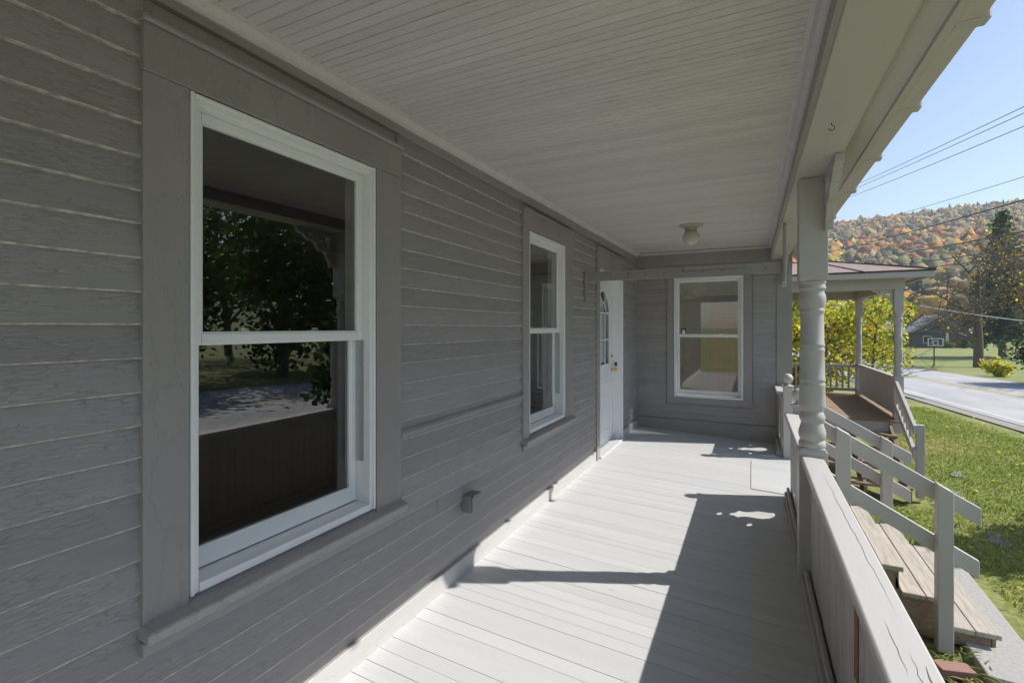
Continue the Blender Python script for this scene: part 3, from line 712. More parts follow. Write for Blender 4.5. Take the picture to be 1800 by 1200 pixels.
# knot hole, long drying cracks on the near top rail
def crack(pts, w_, nm='drying_crack'):
    c = MB(); n = len(pts); v = []
    for i, (x, y) in enumerate(pts):
        ww = .62*w_*math.sin(math.pi*(i+.3)/(n-.4)); zz = .750-.07*(x-1.76)+.0006
        v += [(x-ww, y, zz), (x+ww, y, zz)]
    c.add(v, [(2*i, 2*i+1, 2*i+3, 2*i+2) for i in range(n-1)]); c.build(nm, M_CRACK, rl)
random.seed(5)
def wig(x0, y0_, y1_, n=14, amp=.004, drift=0): return [(x0+drift*s+random.uniform(-amp, amp), y0_+(y1_-y0_)*s) for s in np.linspace(0, 1, n)]
crack(wig(1.835, 1.55, 2.95, 26, .003, -.012), .0016); crack(wig(1.82, 1.02, 1.4, 14), .0016); crack(wig(1.842, 1.20, 1.36, 8, .005), .003)
crack(wig(1.80, 1.3, 1.52, 10, .002), .0012); crack(wig(1.848, .95, 1.15, 10, .003), .0014)

# ------------------------------------------------------------------ front steps
GZ = -.93
st = thing('front_steps', 'weathered wooden porch steps with sloping grey handrails on both sides', 'steps', (2.5, 5.6, GZ))
SY0, SY1 = 4.80, 6.42
TR = [(-.20, 1.99, 2.29), (-.41, 2.28, 2.575), (-.60, 2.565, 2.865), (-.79, 2.855, 3.155)]
for i, (zt, xa, xb) in enumerate(TR):
    m_ = (xa+xb)/2
    for a, b in ((xa, m_-.003), (m_+.003, xb)):
        bevel(MB().box(a, b, SY0+random.uniform(-.008, .008), SY1+random.uniform(-.01, .01), zt-.038, zt+random.uniform(-.002, .002)).build('tread_plank', M_TREAD, st), .004)
    bevel(MB().box(xb-.05, xb-.025, SY0+.03, SY1-.03, zt-.19, zt-.0385).build('riser', M_RISER, st), .003)
for y in (SY0+.03, (SY0+SY1)/2, SY1-.07):
    pr = [(1.96, -.25), (1.96, -.85)]; pts = [(1.935, -.24)]
    for zt, xa, xb in TR: pts += [(xa+.01, zt-.0385), (xb-.055, zt-.0385)]
    pts += [(3.10, GZ), (2.75, GZ), (1.935, -.75)]
    MB().plate([(p[0], p[1]) for p in pts], [], .04, lambda u, v, n: (u, y+n, v)).build('stringer', M_RISER, st)
def handrail(y, sgn):
    def zr(x): return .70-.572*(x-2.05)
    for nm, dz, xa, xb in (('hand_rail', 0, 1.90, 3.03), ('lower_rail', -.40, 1.93, 3.02)):
        a = [(xa, zr(xa)+dz), (xb, zr(xb)+dz), (xb, zr(xb)+dz-.135), (xa, zr(xa)+dz-.135)]
        bevel(MB().plate(a, [], .036, lambda u, v, n: (u, y+n, v)).build(nm, M_HAND, st), .004)
    for x in (2.165, 2.80):
        p = MB(); zt = zr(x)+.03
        yy0, yy1 = (y-.0905, y-.0005)
        p.hexa([(x-.047, yy0, -.95), (x+.047, yy0, -.95), (x+.047, yy1, -.95), (x-.047, yy1, -.95)], [(x-.047, yy0, zt+.012), (x+.047, yy0, zt-.045), (x+.047, yy1, zt-.045), (x-.047, yy1, zt+.012)])
        bevel(p.build('rail_post', M_HAND, st), .004)
handrail(4.775, -1); handrail(6.52, 1)
tag(bevel(MB().hexa([(2.95, 4.42, GZ-.05), (3.33, 4.40, GZ-.05), (3.40, 6.5, GZ-.05), (2.95, 6.5, GZ-.05)], [(2.95, 4.42, GZ+.035), (3.33, 4.40, GZ+.035), (3.40, 6.5, GZ+.035), (2.95, 6.5, GZ+.035)]).build('concrete_path', M_CONC), .01, 2), kind='structure')
for i, (x, y) in enumerate(((3.9, 8.6), (4.25, 9.3), (4.1, 7.5), (4.6, 10.4))):
    n = 9; a = [(x+(.16+.05*math.sin(k*2.3+i))*math.cos(k*2*math.pi/n), y+(.22+.06*math.cos(k*1.7+i))*math.sin(k*2*math.pi/n)) for k in range(n)]
    gz = float(ground(x, y))
    tag(bevel(MB().hexa([(p[0], p[1], gz-.04) for p in a], [(p[0], p[1], gz+.006) for p in a]).build('stepping_stone', M_STONE), .008),
        'flat grey stepping stone, number %s from the steps across the lawn' % ('two', 'three', 'one', 'four')[i], 'stone', 'stepping stones in the lawn')
brk = MB().box(-.11, .11, -.05, .05, 0, .062).mesh('brick', M_BRICK)
for p, rz, lb in (((2.76, 4.40, GZ-.005), .35, 'red brick lying in the grass beside the bottom step'),):
    o = link(bpy.data.objects.new('brick', brk), None, p); o.rotation_euler = (.06, .05, rz); bevel(o, .005, 2); tag(o, lb, 'brick')

# ------------------------------------------------------------------ second porch beyond the wing
p2 = thing('side_porch', 'second grey porch with brown deck, red-brown hip roof and turned posts beyond', 'porch', (2.9, 11.4, 0))
PX0, PX1, PY0, PY1 = 1.955, 3.72, 9.62, 13.15
y = PY0
dkb = MB().box(PX0, PX1, 0, .136, -.03, 0).mesh('deck_board', M_DECK)
fr2 = MB().box(PX0, PX1-.02, PY0+.02, PY1, -.2, -.031).build('deck_frame', M_HAND, p2)
while y < PY1-.1:
    link(bpy.data.objects.new('deck_board', dkb), fr2, (0, y, random.uniform(-.002, .001))); y += .14
def small_post(x, y):
    sc = .078
    prof = [((r/60)*.062, .70+(1-(v-375)/689)*1.02) for r, v in PPROF][::-1]
    o = MB().lathe(prof, (x, y, 0), 24).build('post', M_HAND, p2, 35)
    bevel(MB().box(x-.062, x+.062, y-.062, y+.062, 0, .70).build('post_base', M_HAND, o), .004)
    bevel(MB().box(x-.062, x+.062, y-.062, y+.062, 1.72, 2.10).build('post_head', M_HAND, o), .004)
small_post(3.62, 9.80); small_post(3.62, 13.03); small_post(2.05, 13.03)
MB().box(PX0, 3.70, 9.74, 9.86, 2.10, 2.30).build('front_beam', M_HAND, p2); MB().box(3.56, 3.70, 9.8605, 13.1, 2.10, 2.30).build('side_beam', M_HAND, p2)
MB().box(PX0, 3.56, 12.97, 13.1, 2.10, 2.30).build('rear_beam', M_HAND, p2); MB().box(PX0, 3.56, 9.861, 12.96, 2.26, 2.29).build('porch_ceiling', M_BEAM, p2)
rr = MB(); ov = .30
e = [(PX0, 9.74-ov), (3.70+ov, 9.74-ov), (3.70+ov, 13.1+ov), (PX0, 13.1+ov)]
r1 = [(PX0, 10.9), (2.75, 10.9), (2.75, 11.9), (PX0, 11.9)]
rr.v = [(x, y_, 2.372) for x, y_ in e]+[(x, y_, 2.74) for x, y_ in r1]+[(x, y_, 2.352) for x, y_ in e]
rr.f = [(0, 1, 5, 4), (1, 2, 6, 5), (2, 3, 7, 6), (4, 5, 6, 7), (3, 0, 4, 7), (8, 9, 1, 0), (9, 10, 2, 1), (10, 11, 3, 2), (11, 8, 0, 3), (8, 11, 10, 9)]
rf2 = rr.build('hip_roof', M_ROOFM, p2)
MB().tube([(3.70+ov, 9.44, 2.376), (2.75, 10.9, 2.744)], .016, 6).build('hip_seam', M_DARK, rf2); MB().tube([(3.1, 9.44, 2.376), (2.55, 10.9, 2.744)], .012, 6).build('roof_seam', M_DARK, rf2)
MB().tube([(2.75, 10.9, 2.744), (PX0, 10.9, 2.744)], .016, 6).build('ridge_seam', M_DARK, rf2); MB().tube([(PX0, 9.435, 2.37), (4.0, 9.435, 2.37), (4.0, 13.4, 2.37)], .012, 6).build('eave_edge', M_DARK, rf2)
bevel(MB().box(PX0, 3.99, 9.45, 9.49, 2.262, 2.351).build('fascia', M_HAND, p2), .004); MB().box(3.94, 3.98, 9.491, 13.3, 2.262, 2.351).build('fascia', M_HAND, p2)
MB().box(PX0, 3.94, 9.491, 9.739, 2.302, 2.318).build('soffit', M_BEAM, p2); MB().box(3.701, 3.94, 9.74, 13.3, 2.302, 2.318).build('soffit', M_BEAM, p2)
o, hs = bracket_outline()
MB().plate([(u*.7, v*.7) for u, v in o], [[(u*.7, v*.7) for u, v in hh] for hh in hs], .03, lambda u, v, n: (3.555-u, 9.785+n, 2.099+v)).build('scroll_bracket', M_HAND, p2)
MB().plate([(u*.7, v*.7) for u, v in o], [[(u*.7, v*.7) for u, v in hh] for hh in hs], .03, lambda u, v, n: (3.605+n, 9.865+u, 2.099+v)).build('scroll_bracket', M_HAND, p2)
# rear balustrade, side panel
bevel(MB().box(2.12, 3.557, 13.0, 13.07, .60, .66).build('top_rail', M_HAND, p2), .004); bevel(MB().box(2.12, 3.557, 13.0, 13.07, .07, .13).build('bottom_rail', M_HAND, p2), .004)
bl = MB().box(-.018, .018, -.018, .018, .131, .599).mesh('baluster', M_HAND)
for x in np.arange(2.2, 3.54, .112): link(bpy.data.objects.new('baluster', bl), p2, (float(x), 13.035, 0))
bevel(MB().box(3.585, 3.665, 9.863, 12.967, .62, .68).build('side_top_rail', M_HAND, p2), .004)
bevel(MB().box(3.59, 3.66, 9.863, 12.967, .06, .12).build('side_bottom_rail', M_HAND, p2), .004)
sl_ = MB().box(3.612, 3.634, 0, .062, .121, .619).mesh('side_slat', M_HAND); y = 9.866
while y < 12.9: link(bpy.data.objects.new('side_slat', sl_), p2, (0, y, 0)); y += .066
# its steps towards us
for i, zt in enumerate((-.19, -.38, -.57, -.76)):
    ya = PY0-.27*(i+1); bevel(MB().box(2.35, 3.52, ya, ya+.285, zt-.04, zt).build('tread', M_RISER, p2), .004)
for x in (2.37, 2.95, 3.46):
    MB().plate([(PY0, -.05), (PY0, -.5), (PY0-.9, GZ-.03), (PY0-1.1, GZ-.03), (PY0-1.1, -.80)], [], .04, lambda u, v, n: (x+n, u, v)).build('stringer', M_RISER, p2)
for dz, nm in ((0, 'stair_rail'), (-.36, 'stair_lower_rail')):
    MB().plate([(9.84, .70+dz), (9.84, .58+dz), (8.72, -.03+dz), (8.72, .09+dz)], [], .04, lambda u, v, n: (3.56+n, u, v)).build(nm, M_HAND, p2)
bevel(MB().box(3.601, 3.69, 8.72, 8.81, -.95, .10).build('stair_newel', M_HAND, p2), .004)
for k in range(6):
    y_ = 8.95+k*.14; zc_ = .06+(y_-8.72)*.545
    MB().box(3.567, 3.595, y_, y_+.03, zc_-.30, zc_+.0).build('stair_baluster', M_HAND, p2)

# ------------------------------------------------------------------ vegetation
def leaf_mesh(name, C, size, cols, mat, flat=.0, aspect=.6, nrm=None):
    """one quad per leaf, random orientation"""
    n = len(C); C = np.asarray(C, float); size = np.broadcast_to(size, (n,))[:, None]
    a = rng.normal(size=(n, 3)); a /= np.linalg.norm(a, axis=1)[:, None]
    b = rng.normal(size=(n, 3)); 
    if flat: a[:, 2] *= (1-flat); b[:, 2] *= (1-flat); a /= np.linalg.norm(a, axis=1)[:, None]
    if nrm is not None:
        q = nrm+rng.normal(size=(n, 3))*.35; q /= np.linalg.norm(q, axis=1)[:, None]
        a -= (a*q).sum(1)[:, None]*q; a /= np.linalg.norm(a, axis=1)[:, None]; b = np.cross(q, a)
    b -= (a*b).sum(1)[:, None]*a; b /= np.linalg.norm(b, axis=1)[:, None]
    v = np.empty((n, 4, 3)); v[:, 0] = C-a*size; v[:, 1] = C-b*size*aspect; v[:, 2] = C+a*size; v[:, 3] = C+b*size*aspect
    me = bpy.data.meshes.new(name); me.vertices.add(4*n); me.vertices.foreach_set('co', v.reshape(-1))
    me.loops.add(4*n); me.loops.foreach_set('vertex_index', np.arange(4*n, dtype=np.int32))
    me.polygons.add(n); me.polygons.foreach_set('loop_start', np.arange(0, 4*n, 4, dtype=np.int32))
    me.update(calc_edges=True)
    at = me.color_attributes.new('Col', 'FLOAT_COLOR', 'POINT')
    c = np.ones((n, 4, 4), np.float32); c[:, :, :3] = np.asarray(cols)[:, None, :]
    at.data.foreach_set('color', c.reshape(-1)); me.materials.append(mat); me.validate(); return me
def pick(pal, n, jit=.18):
    p = np.array(pal)[rng.integers(0, len(pal), n)]
    return np.clip(p*(1+rng.normal(size=(n, 1))*jit)*(1+rng.normal(size=(n, 3))*.05), .002, 1)
def skeleton(base, height, lean, spread, depth, seed, r0, first=.3, up=.35, nb=4, wig_=.12):
    """tapered trunk and limbs -> tubes and tips"""
    rs = random.Random(seed); mb = MB(); tips = []
    def grow(p, d, ln, r, lv):
        pts = [p]; rad = [r]; n = 5
        for i in range(n):
            d = (d+Vector((rs.uniform(-1, 1), rs.uniform(-1, 1), rs.uniform(-.6, 1)*up))*wig_*(1 if lv else .4)).normalized()
            pts.append(pts[-1]+d*ln/n); rad.append(max(.006, r*(1-.75*(i+1)/n) if lv else r*(1-.6*(i+1)/n)))
        mb.tube(pts, rad, 8 if lv == 0 else (5 if lv < 3 else 3))
        if lv >= depth-1: tips.extend([tuple(q) for q in pts[2:]])
        if lv < depth:
            k = nb+2 if lv == 0 else nb
            for j in range(k):
                s = rs.uniform(first if lv == 0 else .25, 1); i = min(n-1, int(s*n)); q = pts[i].lerp(pts[i+1], s*n-i)
                ax = Vector((rs.uniform(-1, 1), rs.uniform(-1, 1), rs.uniform(-.2, .9)*up*2)).normalized()
                nd = (d*(.35 if lv == 0 else .55)+ax*spread).normalized()
                grow(q, nd, ln*rs.uniform(.45, .68), rad[i]*.55, lv+1)
    grow(Vector(base), Vector((lean[0], lean[1], 1)).normalized(), height, r0, 0)
    return mb, tips
def tree(name, label, cat, base, height, depth, seed, r0, pal, leaf, per, scat, group=None, spread=.9, first=.3, up=.35, nb=4, lean=(0, 0), keep=1., asp=.6, env=None):
    x, y = base; z = float(ground(x, y))-.1
    t = thing(name, label, cat, (x, y, z), group)
    mb, tips = skeleton((x, y, z), height, lean, spread, depth, seed, r0, first, up, nb)
    mb.build('trunk', M_BARK, t, 60)
    tp = np.array(tips); tp = tp[rng.random(len(tp)) < keep]
    C = np.repeat(tp, per, 0)+rng.normal(size=(len(tp)*per, 3))*scat
    if env:
        q = (C-np.array(env[:3]))/np.array(env[3:]); C = C[(q*q).sum(1)+.25*np.sin(C[:, 0]*4+C[:, 2]*5) < 1]
    print(name, 'top', C[:, 2].max()-z, 'rad', np.abs(C[:, :2]-np.array(base)).max(), len(C))
    link(bpy.data.objects.new('crown', leaf_mesh('crown', C, leaf*(.6+.8*rng.random(len(C))), pick(pal, len(C)), M_LEAF, 0, asp)), t)
    return t
G_DARK = [(.08, .13, .03), (.10, .15, .04), (.06, .10, .03), (.14, .16, .04)]
YEL = [(.78, .68, .06), (.70, .66, .08), (.55, .58, .07), (.80, .60, .06), (.36, .42, .07)]
ORG = [(.42, .24, .05), (.45, .32, .07), (.36, .18, .05), (.3, .26, .08)]
# trees over the road: they show in the window glass; the two lower ones are added to shade the road
for i, (p, h_, r_, pal, lb) in enumerate((
    ((25.0, 14.0), 7.0, .26, G_DARK, 'broad dark leafy tree over the road opposite the near window'),
    ((26.0, 21.5), 7.4, .28, G_DARK+ORG[:1], 'dark tree with a few rusty leaves over the road, beside the broad one'),
    ((30.0, 10.0), 7.5, .24, G_DARK, 'dark leafy tree well back over the road, first of the group'),
    ((18.2, 9.5), 5.4, .22, G_DARK, 'lower dark tree added at the road edge for shade, straight across from the near window'),
    ((18.6, 16.0), 5.4, .22, G_DARK, 'lower dark tree added at the road edge for shade, next along towards the hill'),
    ((25.5, 29.0), 7.5, .3, G_DARK, 'tall dark tree over the road reflected at the right of the near window'),
    ((35.0, 24.0), 10.0, .3, G_DARK, 'tallest dark tree standing at the back of the roadside group'),
    ((34.0, 36.0), 9.0, .3, G_DARK, 'dark tree farthest along the road in the roadside group'))):
    tree('roadside_tree', lb, 'tree', p, h_, 3, 20+i, r_, pal, .15, 7, .6, 'trees over the road', up=.42, nb=5, spread=1.0, first=.14)
# yellow shrub right of the second porch and leafy sumac behind it
tree('yellow_shrub', 'bright yellow leafy shrub spilling out beside the second porch', 'shrub', (4.2, 15.0), 2.7, 3, 51, .05, YEL+[(.3, .38, .07), (.38, .46, .08), (.45, .5, .08)], .046, 6, .24, first=.05, up=.25, nb=5, spread=1.1, asp=.75, env=(4.0, 15.0, 1.5, 1.0, 1.3, 2.3))
tree('yellow_shrub', 'upper yellow-green shrub rising behind the second porch roof edge', 'shrub', (3.3, 16.6), 3.0, 3, 52, .06, YEL+[(.2, .28, .06)], .06, 6, .22, first=.1, up=.35, nb=5, spread=1.1, asp=.75, env=(3.2, 16.6, 2.0, 1.9, 1.5, 2.4))
tree('sumac_bush', 'dark-stemmed sumac bush with yellow-green leaves seen through the second porch', 'bush', (2.75, 15.4), 2.6, 3, 53, .06, YEL+[(.2, .3, .05), (.35, .12, .04)], .07, 4, .2, first=.1, up=.35, nb=4, spread=1.1, lean=(.25, 0), env=(3., 15.4, 1.6, 1.8, 1.5, 2.6))
tree('sumac_bush', 'second sumac bush farther left, filling the gap beside the wing corner', 'bush', (2.2, 17.6), 2.8, 3, 54, .06, YEL+[(.2, .3, .05)], .08, 7, .25, first=.1, up=.35, nb=4, spread=1.1, env=(2.2, 17.6, 1.8, 1.8, 1.5, 2.4))
# bare maple, pine, evergreen over the road
tree('bare_maple', 'nearly bare maple with thick trunk and sparse orange leaves over the road', 'tree', (18.6, 54), 8.2, 4, 61, .38, ORG+YEL[:1], .10, 1, .4, spread=1.25, first=.18, up=.3, nb=6, keep=.12)
tree('orange_maple', 'thin orange-leaved tree behind the bare maple', 'tree', (30, 72), 8, 3, 62, .3, ORG, .11, 6, .6, up=.5, nb=5, keep=.6)
def conifer(name, label, base, h, r, n, pal, seed):
    x, y = base; z = float(ground(x, y)); t = thing(name, label, 'tree', (x, y, z))
    MB().tube([(x, y, z-.2), (x, y, z+h*.5), (x, y, z+h*.97)], [r*.09, r*.06, .03], 7).build('trunk', M_BARK, t)
    rs = np.random.default_rng(seed); nb_ = int(h*3.2); C = []
    for i in range(nb_):
        s = (i+.5)/nb_; zz = z+h*(.12+.86*s); rr_ = r*(1-s)**.75*rs.uniform(.65, 1.15)
        for k in range(6):
            a = rs.uniform(0, 6.28); m_ = max(8, int(n*rr_/r)); q = rs.random(m_)**.7
            C.append(np.stack([x+np.cos(a)*q*rr_, y+np.sin(a)*q*rr_, zz-.12*q*rr_+.0*q], -1)+rs.normal(size=(m_, 3))*(.06*r+.05))
    C = np.concatenate(C); link(bpy.data.objects.new('crown', leaf_mesh('crown', C, .05*r+.05, pick(pal, len(C)), M_LEAF, .3)), t)
conifer('arborvitae', 'small cone-shaped evergreen on the lawn edge, shading grass by the steps', (6.9, 8.7), 4.3, 1.15, 60, [(.035, .07, .025), (.05, .09, .03)], 9)
conifer('pine_tree', 'tall dark green pine rising behind the bare maple', (27.3, 75), 17., 3.9, 46, [(.05, .11, .045), (.06, .13, .05), (.08, .14, .06)], 5)
tree('evergreen_shrub', 'rounded dark green tree cut by the right edge of the view', 'tree', (15.9, 33), 2.9, 3, 71, .2, [(.05, .11, .025), (.07, .13, .03), (.04, .08, .02)], .085, 34, .28, up=.45, nb=6, spread=1.0, first=.1)
tree('small_yellow_bush', 'small round yellow bush in the lawn over the road', 'bush', (15.0, 39.9), .8, 2, 72, .04, YEL, .09, 10, .12, first=.05, spread=1.1, nb=5)
for i, (x, y, s) in enumerate(((32.3, 102.5, .9), (30.2, 102.5, .8), (34.2, 102, .9))):
    tree('foundation_bush', 'low green bush at the %s of the brick wall over the road' % ('middle', 'left end', 'right end')[i], 'bush', (x, y), s, 2, 80+i, .03, [(.1, .16, .05), (.2, .25, .08)], .1, 12, .2, 'bushes along the brick wall', first=.05, spread=1.1, nb=5)
# hillside forest
def forest():
    bm = bmesh.new(); bmesh.ops.create_icosphere(bm, subdivisions=1, radius=1)
    V = np.array([v.co[:] for v in bm.verts]); F = np.array([[v.index for v in f.verts] for f in bm.faces]); bm.free()
    N = 16000
    a = np.radians(rng.uniform(-4, 26, N)); d = 150+rng.random(N)**.75*420
    X = 1.5+np.sin(a)*d; Y = np.cos(a)*d; Z = ground(X, Y); n = N
    pal = np.array([(.40, .17, .05), (.42, .24, .06), (.34, .13, .05), (.24, .18, .09), (.17, .15, .085), (.20, .16, .10), (.25, .17, .08), (.11, .15, .05), (.32, .27, .08), (.035, .065, .03)])
    patch = np.sin(X*.05+1)+np.sin(Y*.035+X*.02)+rng.normal(size=n)*.9
    idx = np.clip(((patch+3)/6*10).astype(int), 0, 9); idx = np.where(rng.random(n) < .35, rng.integers(0, 10, n), idx)
    con = (idx == 9)[:, None]
    rad = rng.uniform(1.3, 3.0, n)*np.where(idx == 9, .6, 1); hgt = rad*np.where(idx == 9, 3.4, rng.uniform(1.3, 1.8, n))
    lump = 1+.30*np.sin(V@rng.normal(size=(3, 1))*4+rng.uniform(0, 6.3, (n, 1, 1))).reshape(n, -1)*rng.uniform(.5, 1, (n, 1))+rng.normal(size=(n, len(V)))*.3
    P = V[None]*lump[:, :, None]
    tz = (P[:, :, 2]+1)/2
    taper = np.where(con, np.clip(1.15-tz, .05, 1.2), 1)
    W_ = np.stack([X[:, None]+P[:, :, 0]*rad[:, None]*taper, Y[:, None]+P[:, :, 1]*rad[:, None]*taper, Z[:, None]+hgt[:, None]*(.95+P[:, :, 2]*.75)], -1)
    me = bpy.data.meshes.new('hillside_forest'); nv = n*len(V); nf = n*len(F)
    me.vertices.add(nv); me.vertices.foreach_set('co', W_.reshape(-1))
    me.loops.add(nf*3); me.loops.foreach_set('vertex_index', (F[None]+(np.arange(n)*len(V))[:, None, None]).reshape(-1).astype(np.int32))
    me.polygons.add(nf); me.polygons.foreach_set('loop_start', np.arange(0, nf*3, 3, dtype=np.int32)); me.update(calc_edges=True)
    col = pal[idx]*(1+rng.normal(size=(n, 1))*.16); cc = np.ones((n, len(V), 4), np.float32)
    cc[:, :, :3] = np.clip(col[:, None, :]*(1+rng.normal(size=(n, len(V), 1))*.36), .01, 1)
    me.color_attributes.new('Col', 'FLOAT_COLOR', 'POINT').data.foreach_set('color', cc.reshape(-1)); me.materials.append(M_FOREST)
    tag(link(bpy.data.objects.new('hillside_forest', me)), 'autumn woods in orange, brown and green covering the far hillside', 'woods', kind='stuff')
forest()
# lawn grass and fallen leaves
def grass(n, x0, x1, y0, y1, hmin, hmax, name, label):
    X = rng.uniform(x0, x1, n); Y = y0+(y1-y0)*rng.random(n)**1.7
    ok = ~((X < 3.56) & (X > 1.9) & (Y > 4.35) & (Y < 6.6)) & ~((X < 3.75) & (Y > 8.45)) & (X < road_x(Y)-.7-.3*rng.random(n)) & (X > 1.97)
    X, Y = X[ok], Y[ok]; n = len(X); Z = ground(X, Y)
    h_ = rng.uniform(hmin, hmax, n); an = rng.uniform(0, 2*np.pi, n); l = h_*rng.uniform(.15, .9, n); w_ = rng.uniform(.0025, .006, n)*(1+Y*.06)
    dx, dy = np.cos(an), np.sin(an)
    v = np.empty((n, 4, 3)); base = np.stack([X, Y, Z-.01], -1); sd_ = np.stack([-dy*w_, dx*w_, np.zeros(n)], -1)
    v[:, 0] = base-sd_; v[:, 1] = base+sd_; v[:, 2] = base+sd_*.7+np.stack([dx*l*.35, dy*l*.35, h_*.65], -1); v[:, 3] = base+np.stack([dx*l, dy*l, h_], -1)
    me = bpy.data.meshes.new(name); me.vertices.add(4*n); me.vertices.foreach_set('co', v.reshape(-1))
    me.loops.add(4*n); me.loops.foreach_set('vertex_index', np.arange(4*n, dtype=np.int32)); me.polygons.add(n); me.polygons.foreach_set('loop_start', np.arange(0, 4*n, 4, dtype=np.int32))
    me.update(calc_edges=True); at = me.color_attributes.new('Col', 'FLOAT_COLOR', 'POINT')
    patch = np.sin(X*1.3+2)*np.sin(Y*1.1)+rng.normal(size=n)*.5
    cA = pick([(.25, .34, .06), (.30, .38, .07), (.21, .29, .05)], n); cB = pick([(.45, .43, .14), (.5, .45, .2), (.36, .39, .11)], n)
    cc = np.where((patch > .45)[:, None], cB, cA); c = np.ones((n, 4, 4), np.float32); c[:, :, :3] = cc[:, None, :]
    at.data.foreach_set('color', c.reshape(-1)); me.materials.append(M_LEAF)
    tag(link(bpy.data.objects.new(name, me)), label, 'grass', kind='stuff')
grass(190000, 1.97, 8.4, 3.2, 19, .02, .06, 'lawn_grass', 'mown green lawn between the house and the road')
X = rng.uniform(2.2, 7.2, 420); Y = rng.uniform(3.6, 18, 420); Z = ground(X, Y)+.05
tag(link(bpy.data.objects.new('fallen_leaves', leaf_mesh('fallen_leaves', np.stack([X, Y, Z], -1), .035, pick(YEL+[(.4, .3, .15), (.35, .2, .08)], 420), M_LEAF, .8))), 'fallen yellow leaves scattered over the lawn', 'leaves', kind='stuff')
def blade_clump(name, label, c, n, ln, pal, seed, cat='plant'):
    rs = random.Random(seed); z = float(ground(*c)); t = MB(); cols = []
    me_v = []; me_f = []
    for i in range(n):
        a = rs.uniform(0, 6.28); l = ln*rs.uniform(.5, 1.1); o_ = Vector((c[0]+rs.gauss(0, .12), c[1]+rs.gauss(0, .25), z)); d = Vector((math.cos(a), math.sin(a), 0)); s_ = Vector((-d.y, d.x, 0)); b = len(me_v); k = 6
        for j in range(k+1):
            f = j/k; p = o_+d*l*.8*f**1.5+Vector((0, 0, l*(1.15*f-.75*f*f))); ww = .009*(1-f)**.6+.001
            me_v += [tuple(p-s_*ww), tuple(p+s_*ww)]
        cl = pal[rs.randrange(len(pal))]; cols += [cl]*(2*(k+1))
        me_f += [(b+2*j, b+2*j+1, b+2*j+3, b+2*j+2) for j in range(k)]
    me = bpy.data.meshes.new(name); me.from_pydata(me_v, [], me_f); at = me.color_attributes.new('Col', 'FLOAT_COLOR', 'POINT')
    at.data.foreach_set('color', np.concatenate([np.array(cols, np.float32), np.ones((len(cols), 1), np.float32)], 1).reshape(-1)); me.materials.append(M_LEAF)
    tag(link(bpy.data.objects.new(name, me)), label, cat, kind='stuff' if 'tuft' in name else None)
blade_clump('daylily_clump', 'arching strap-leaved plant growing beyond the far handrail', (2.75, 7.05), 90, .6, [(.16, .26, .05), (.22, .32, .06), (.5, .45, .08), (.4, .4, .1)], 4)
blade_clump('grass_tuft', 'tall grass tuft at the foot of the near handrail post', (2.75, 4.6), 60, .22, [(.16, .24, .05), (.25, .28, .09), (.3, .28, .12)], 6)
blade_clump('grass_tuft', 'tall grass tuft in front of the red brick', (2.85, 4.15), 70, .16, [(.16, .24, .05), (.25, .28, .09), (.35, .3, .14)], 8)

# ------------------------------------------------------------------ across the road
hx, hy_ = 28.0, 105.0; hz = float(ground(hx, hy_))-.15
nb_ = thing('neighbour_house', 'low slate-grey house with brick wing and white corner boards over the road', 'house', (hx, hy_, hz))
M_SLATE = plain('slate_grey_siding', (.10, .11, .115), .7); M_NBRICK = plain('far_brick', (.26, .12, .085), .85, 0, .3, 3); M_NROOF = plain('pale_roof', (.36, .35, .34), .7)
MB().box(19, 30.6, 105, 112, hz, hz+2.7).build('grey_wall', M_SLATE, nb_)
MB().box(30.95, 34.9, 105.3, 111, hz, hz+2.5).build('brick_wall', M_NBRICK, nb_)
MB().box(30.6, 30.95, 104.9, 105.3, hz, hz+2.6).build('corner_board', M_VINYL, nb_); MB().box(34.9, 35.15, 105.1, 105.5, hz, hz+2.4).build('corner_board', M_VINYL, nb_)
g2 = MB(); g2.hexa([(25.4, 104.5, hz+2.7), (33.6, 104.5, hz+2.7), (29.5, 104.5, hz+5.7)], [(25.4, 112, hz+2.7), (33.6, 112, hz+2.7), (29.5, 112, hz+5.7)]); gr = g2.build('gable_roof', M_NROOF, nb_)
g3 = MB(); g3.hexa([(26.1, 104.4, hz+2.7), (32.9, 104.4, hz+2.7), (29.5, 104.4, hz+5.2)], [(26.1, 104.48, hz+2.7), (32.9, 104.48, hz+2.7), (29.5, 104.48, hz+5.2)]); g3.build('gable_face', M_SLATE, gr)
g5 = MB(); g5.hexa([(18.5, 104.5, hz+2.7), (25.4, 104.5, hz+2.7), (25.4, 108.5, hz+4.6), (18.5, 108.5, hz+4.6)], [(18.5, 104.5, hz+2.85), (25.4, 104.5, hz+2.85), (25.4, 108.5, hz+4.75), (18.5, 108.5, hz+4.75)]); g5.build('main_roof', M_NROOF, nb_)
g4 = MB(); g4.hexa([(33.6, 104.8, hz+2.5), (35.5, 104.8, hz+2.5), (35.5, 108, hz+3.3), (33.6, 108, hz+3.3)], [(33.6, 104.8, hz+2.65), (35.5, 104.8, hz+2.65), (35.5, 108, hz+3.45), (33.6, 108, hz+3.45)]); g4.build('wing_roof', M_NROOF, nb_)
for x in (21.2, 24.4, 27.6):
    f = MB().box(x, x+1.2, 104.94, 104.99, hz+.9, hz+2.1).build('window', M_VINYL, nb_); MB().box(x+.1, x+1.1, 104.9, 104.939, hz+1.0, hz+2.0).build('pane', M_BLACK, f)
HX, HY2 = 16.1, 55.6; gz = float(ground(HX, HY2))
hp_ = thing('basketball_hoop', 'basketball hoop with clear backboard on a dark pole over the road', 'hoop', (HX, HY2, gz))
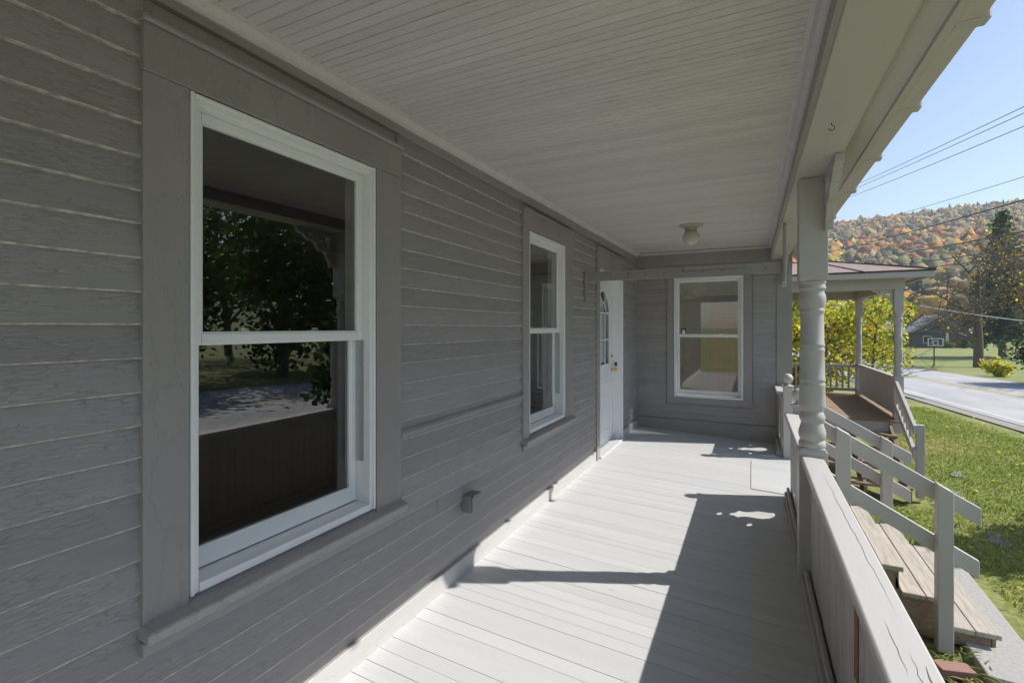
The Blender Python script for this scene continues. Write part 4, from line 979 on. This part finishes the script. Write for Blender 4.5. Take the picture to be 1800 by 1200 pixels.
MB().tube([(HX, HY2, gz-.1), (HX, HY2, gz+1.6), (HX-.05, HY2-.3, gz+2.1)], .05, 8).build('pole', M_DARK, hp_)
bb = MB()
for q in ((-.55, .55, 0, .08), (-.55, .55, .62, .7), (-.55, -.47, .081, .619), (.47, .55, .081, .619), (-.2, .2, .1, .16), (-.2, -.13, .161, .5), (.13, .2, .161, .5), (-.2, .2, .42, .501)): bb.box(HX+q[0], HX+q[1], HY2-.42, HY2-.38, gz+1.8+q[2], gz+1.8+q[3])
bb.build('backboard', M_WHITE, hp_)
MB().tube([(HX+.2*math.cos(a), HY2-.65+.2*math.sin(a), gz+1.9) for a in np.linspace(0, 6.283, 17)], .015, 5).build('rim', plain('orange_rim', (.5, .15, .04), .5), hp_)
# overhead wires: strung along the road between poles out of view
def wire(a, b, sag, r, label):
    A, B = Vector(a), Vector(b); pts = [A.lerp(B, s)-Vector((0, 0, sag*4*s*(1-s))) for s in np.linspace(0, 1, 24)]
    o = MB().tube(pts, r, 5).build('power_line', M_DARK); tag(o, label, 'power line', 'overhead wires along the road')
def at(px, py, dist):
    th = math.atan(422/850); u = (px-900)/850; v = (575-py)/850
    return (1.5+dist*(-math.sin(th)+u*math.cos(th)), dist*(math.cos(th)+u*math.sin(th)), 1.49+dist*v)
for i, (pa, pb, da, db, sg, r, lb) in enumerate((
    ((1900, 140), (1440, 352), 17, 62, .15, .017, 'topmost wire against the blue sky'), ((1900, 153), (1440, 357), 17, 62, .15, .017, 'second wire from the top, close under the first'),
    ((1900, 180), (1440, 366), 17, 62, .15, .017, 'third wire from the top against the sky'), ((1900, 280), (1440, 412), 18, 62, .2, .013, 'thin single wire meeting the ridge of the hill'),
    ((1900, 322), (1440, 446), 17, 60, .2, .032, 'thick wire crossing the upper hillside'), ((1900, 388), (1480, 458), 17, 60, .2, .032, 'thick wire crossing the pine and middle hillside'),
    ((1900, 418), (1500, 472), 17, 60, .2, .032, 'wire just below the pine crossing the bare maple'), ((1900, 436), (1500, 480), 17, 60, .2, .032, 'lowest pair upper wire across the bare maple'),
    ((1900, 452), (1500, 492), 18, 60, .2, .018, 'thin lowest wire across the bare maple'))):
    wire(at(*pa, da), at(*pb, db), sg, r, lb)
o = MB().tube([Vector(at(1617, 537, 40)).lerp(Vector(at(1870, 571, 32)), s)-Vector((0, 0, .12*4*s*(1-s))) for s in np.linspace(0, 1, 12)], .035, 6).build('service_cable', M_VINYL)
tag(o, 'pale service cable sloping down to the right before the bare maple', 'cable')

# ------------------------------------------------------------------ air
hz_m = bpy.data.materials.new('haze_air'); hz_m.use_nodes = True; t = hz_m.node_tree; t.nodes.remove(t.nodes['Principled BSDF'])
pv = t.nodes.new('ShaderNodeVolumePrincipled'); pv.inputs['Density'].default_value = .00055; pv.inputs['Color'].default_value = (.80, .87, .96, 1); pv.inputs['Anisotropy'].default_value = .2
t.links.new(pv.outputs[0], t.nodes['Material Output'].inputs['Volume'])
tag(MB().box(-950, 1450, -750, 1550, -20, 175).build('haze', hz_m), kind='stuff')
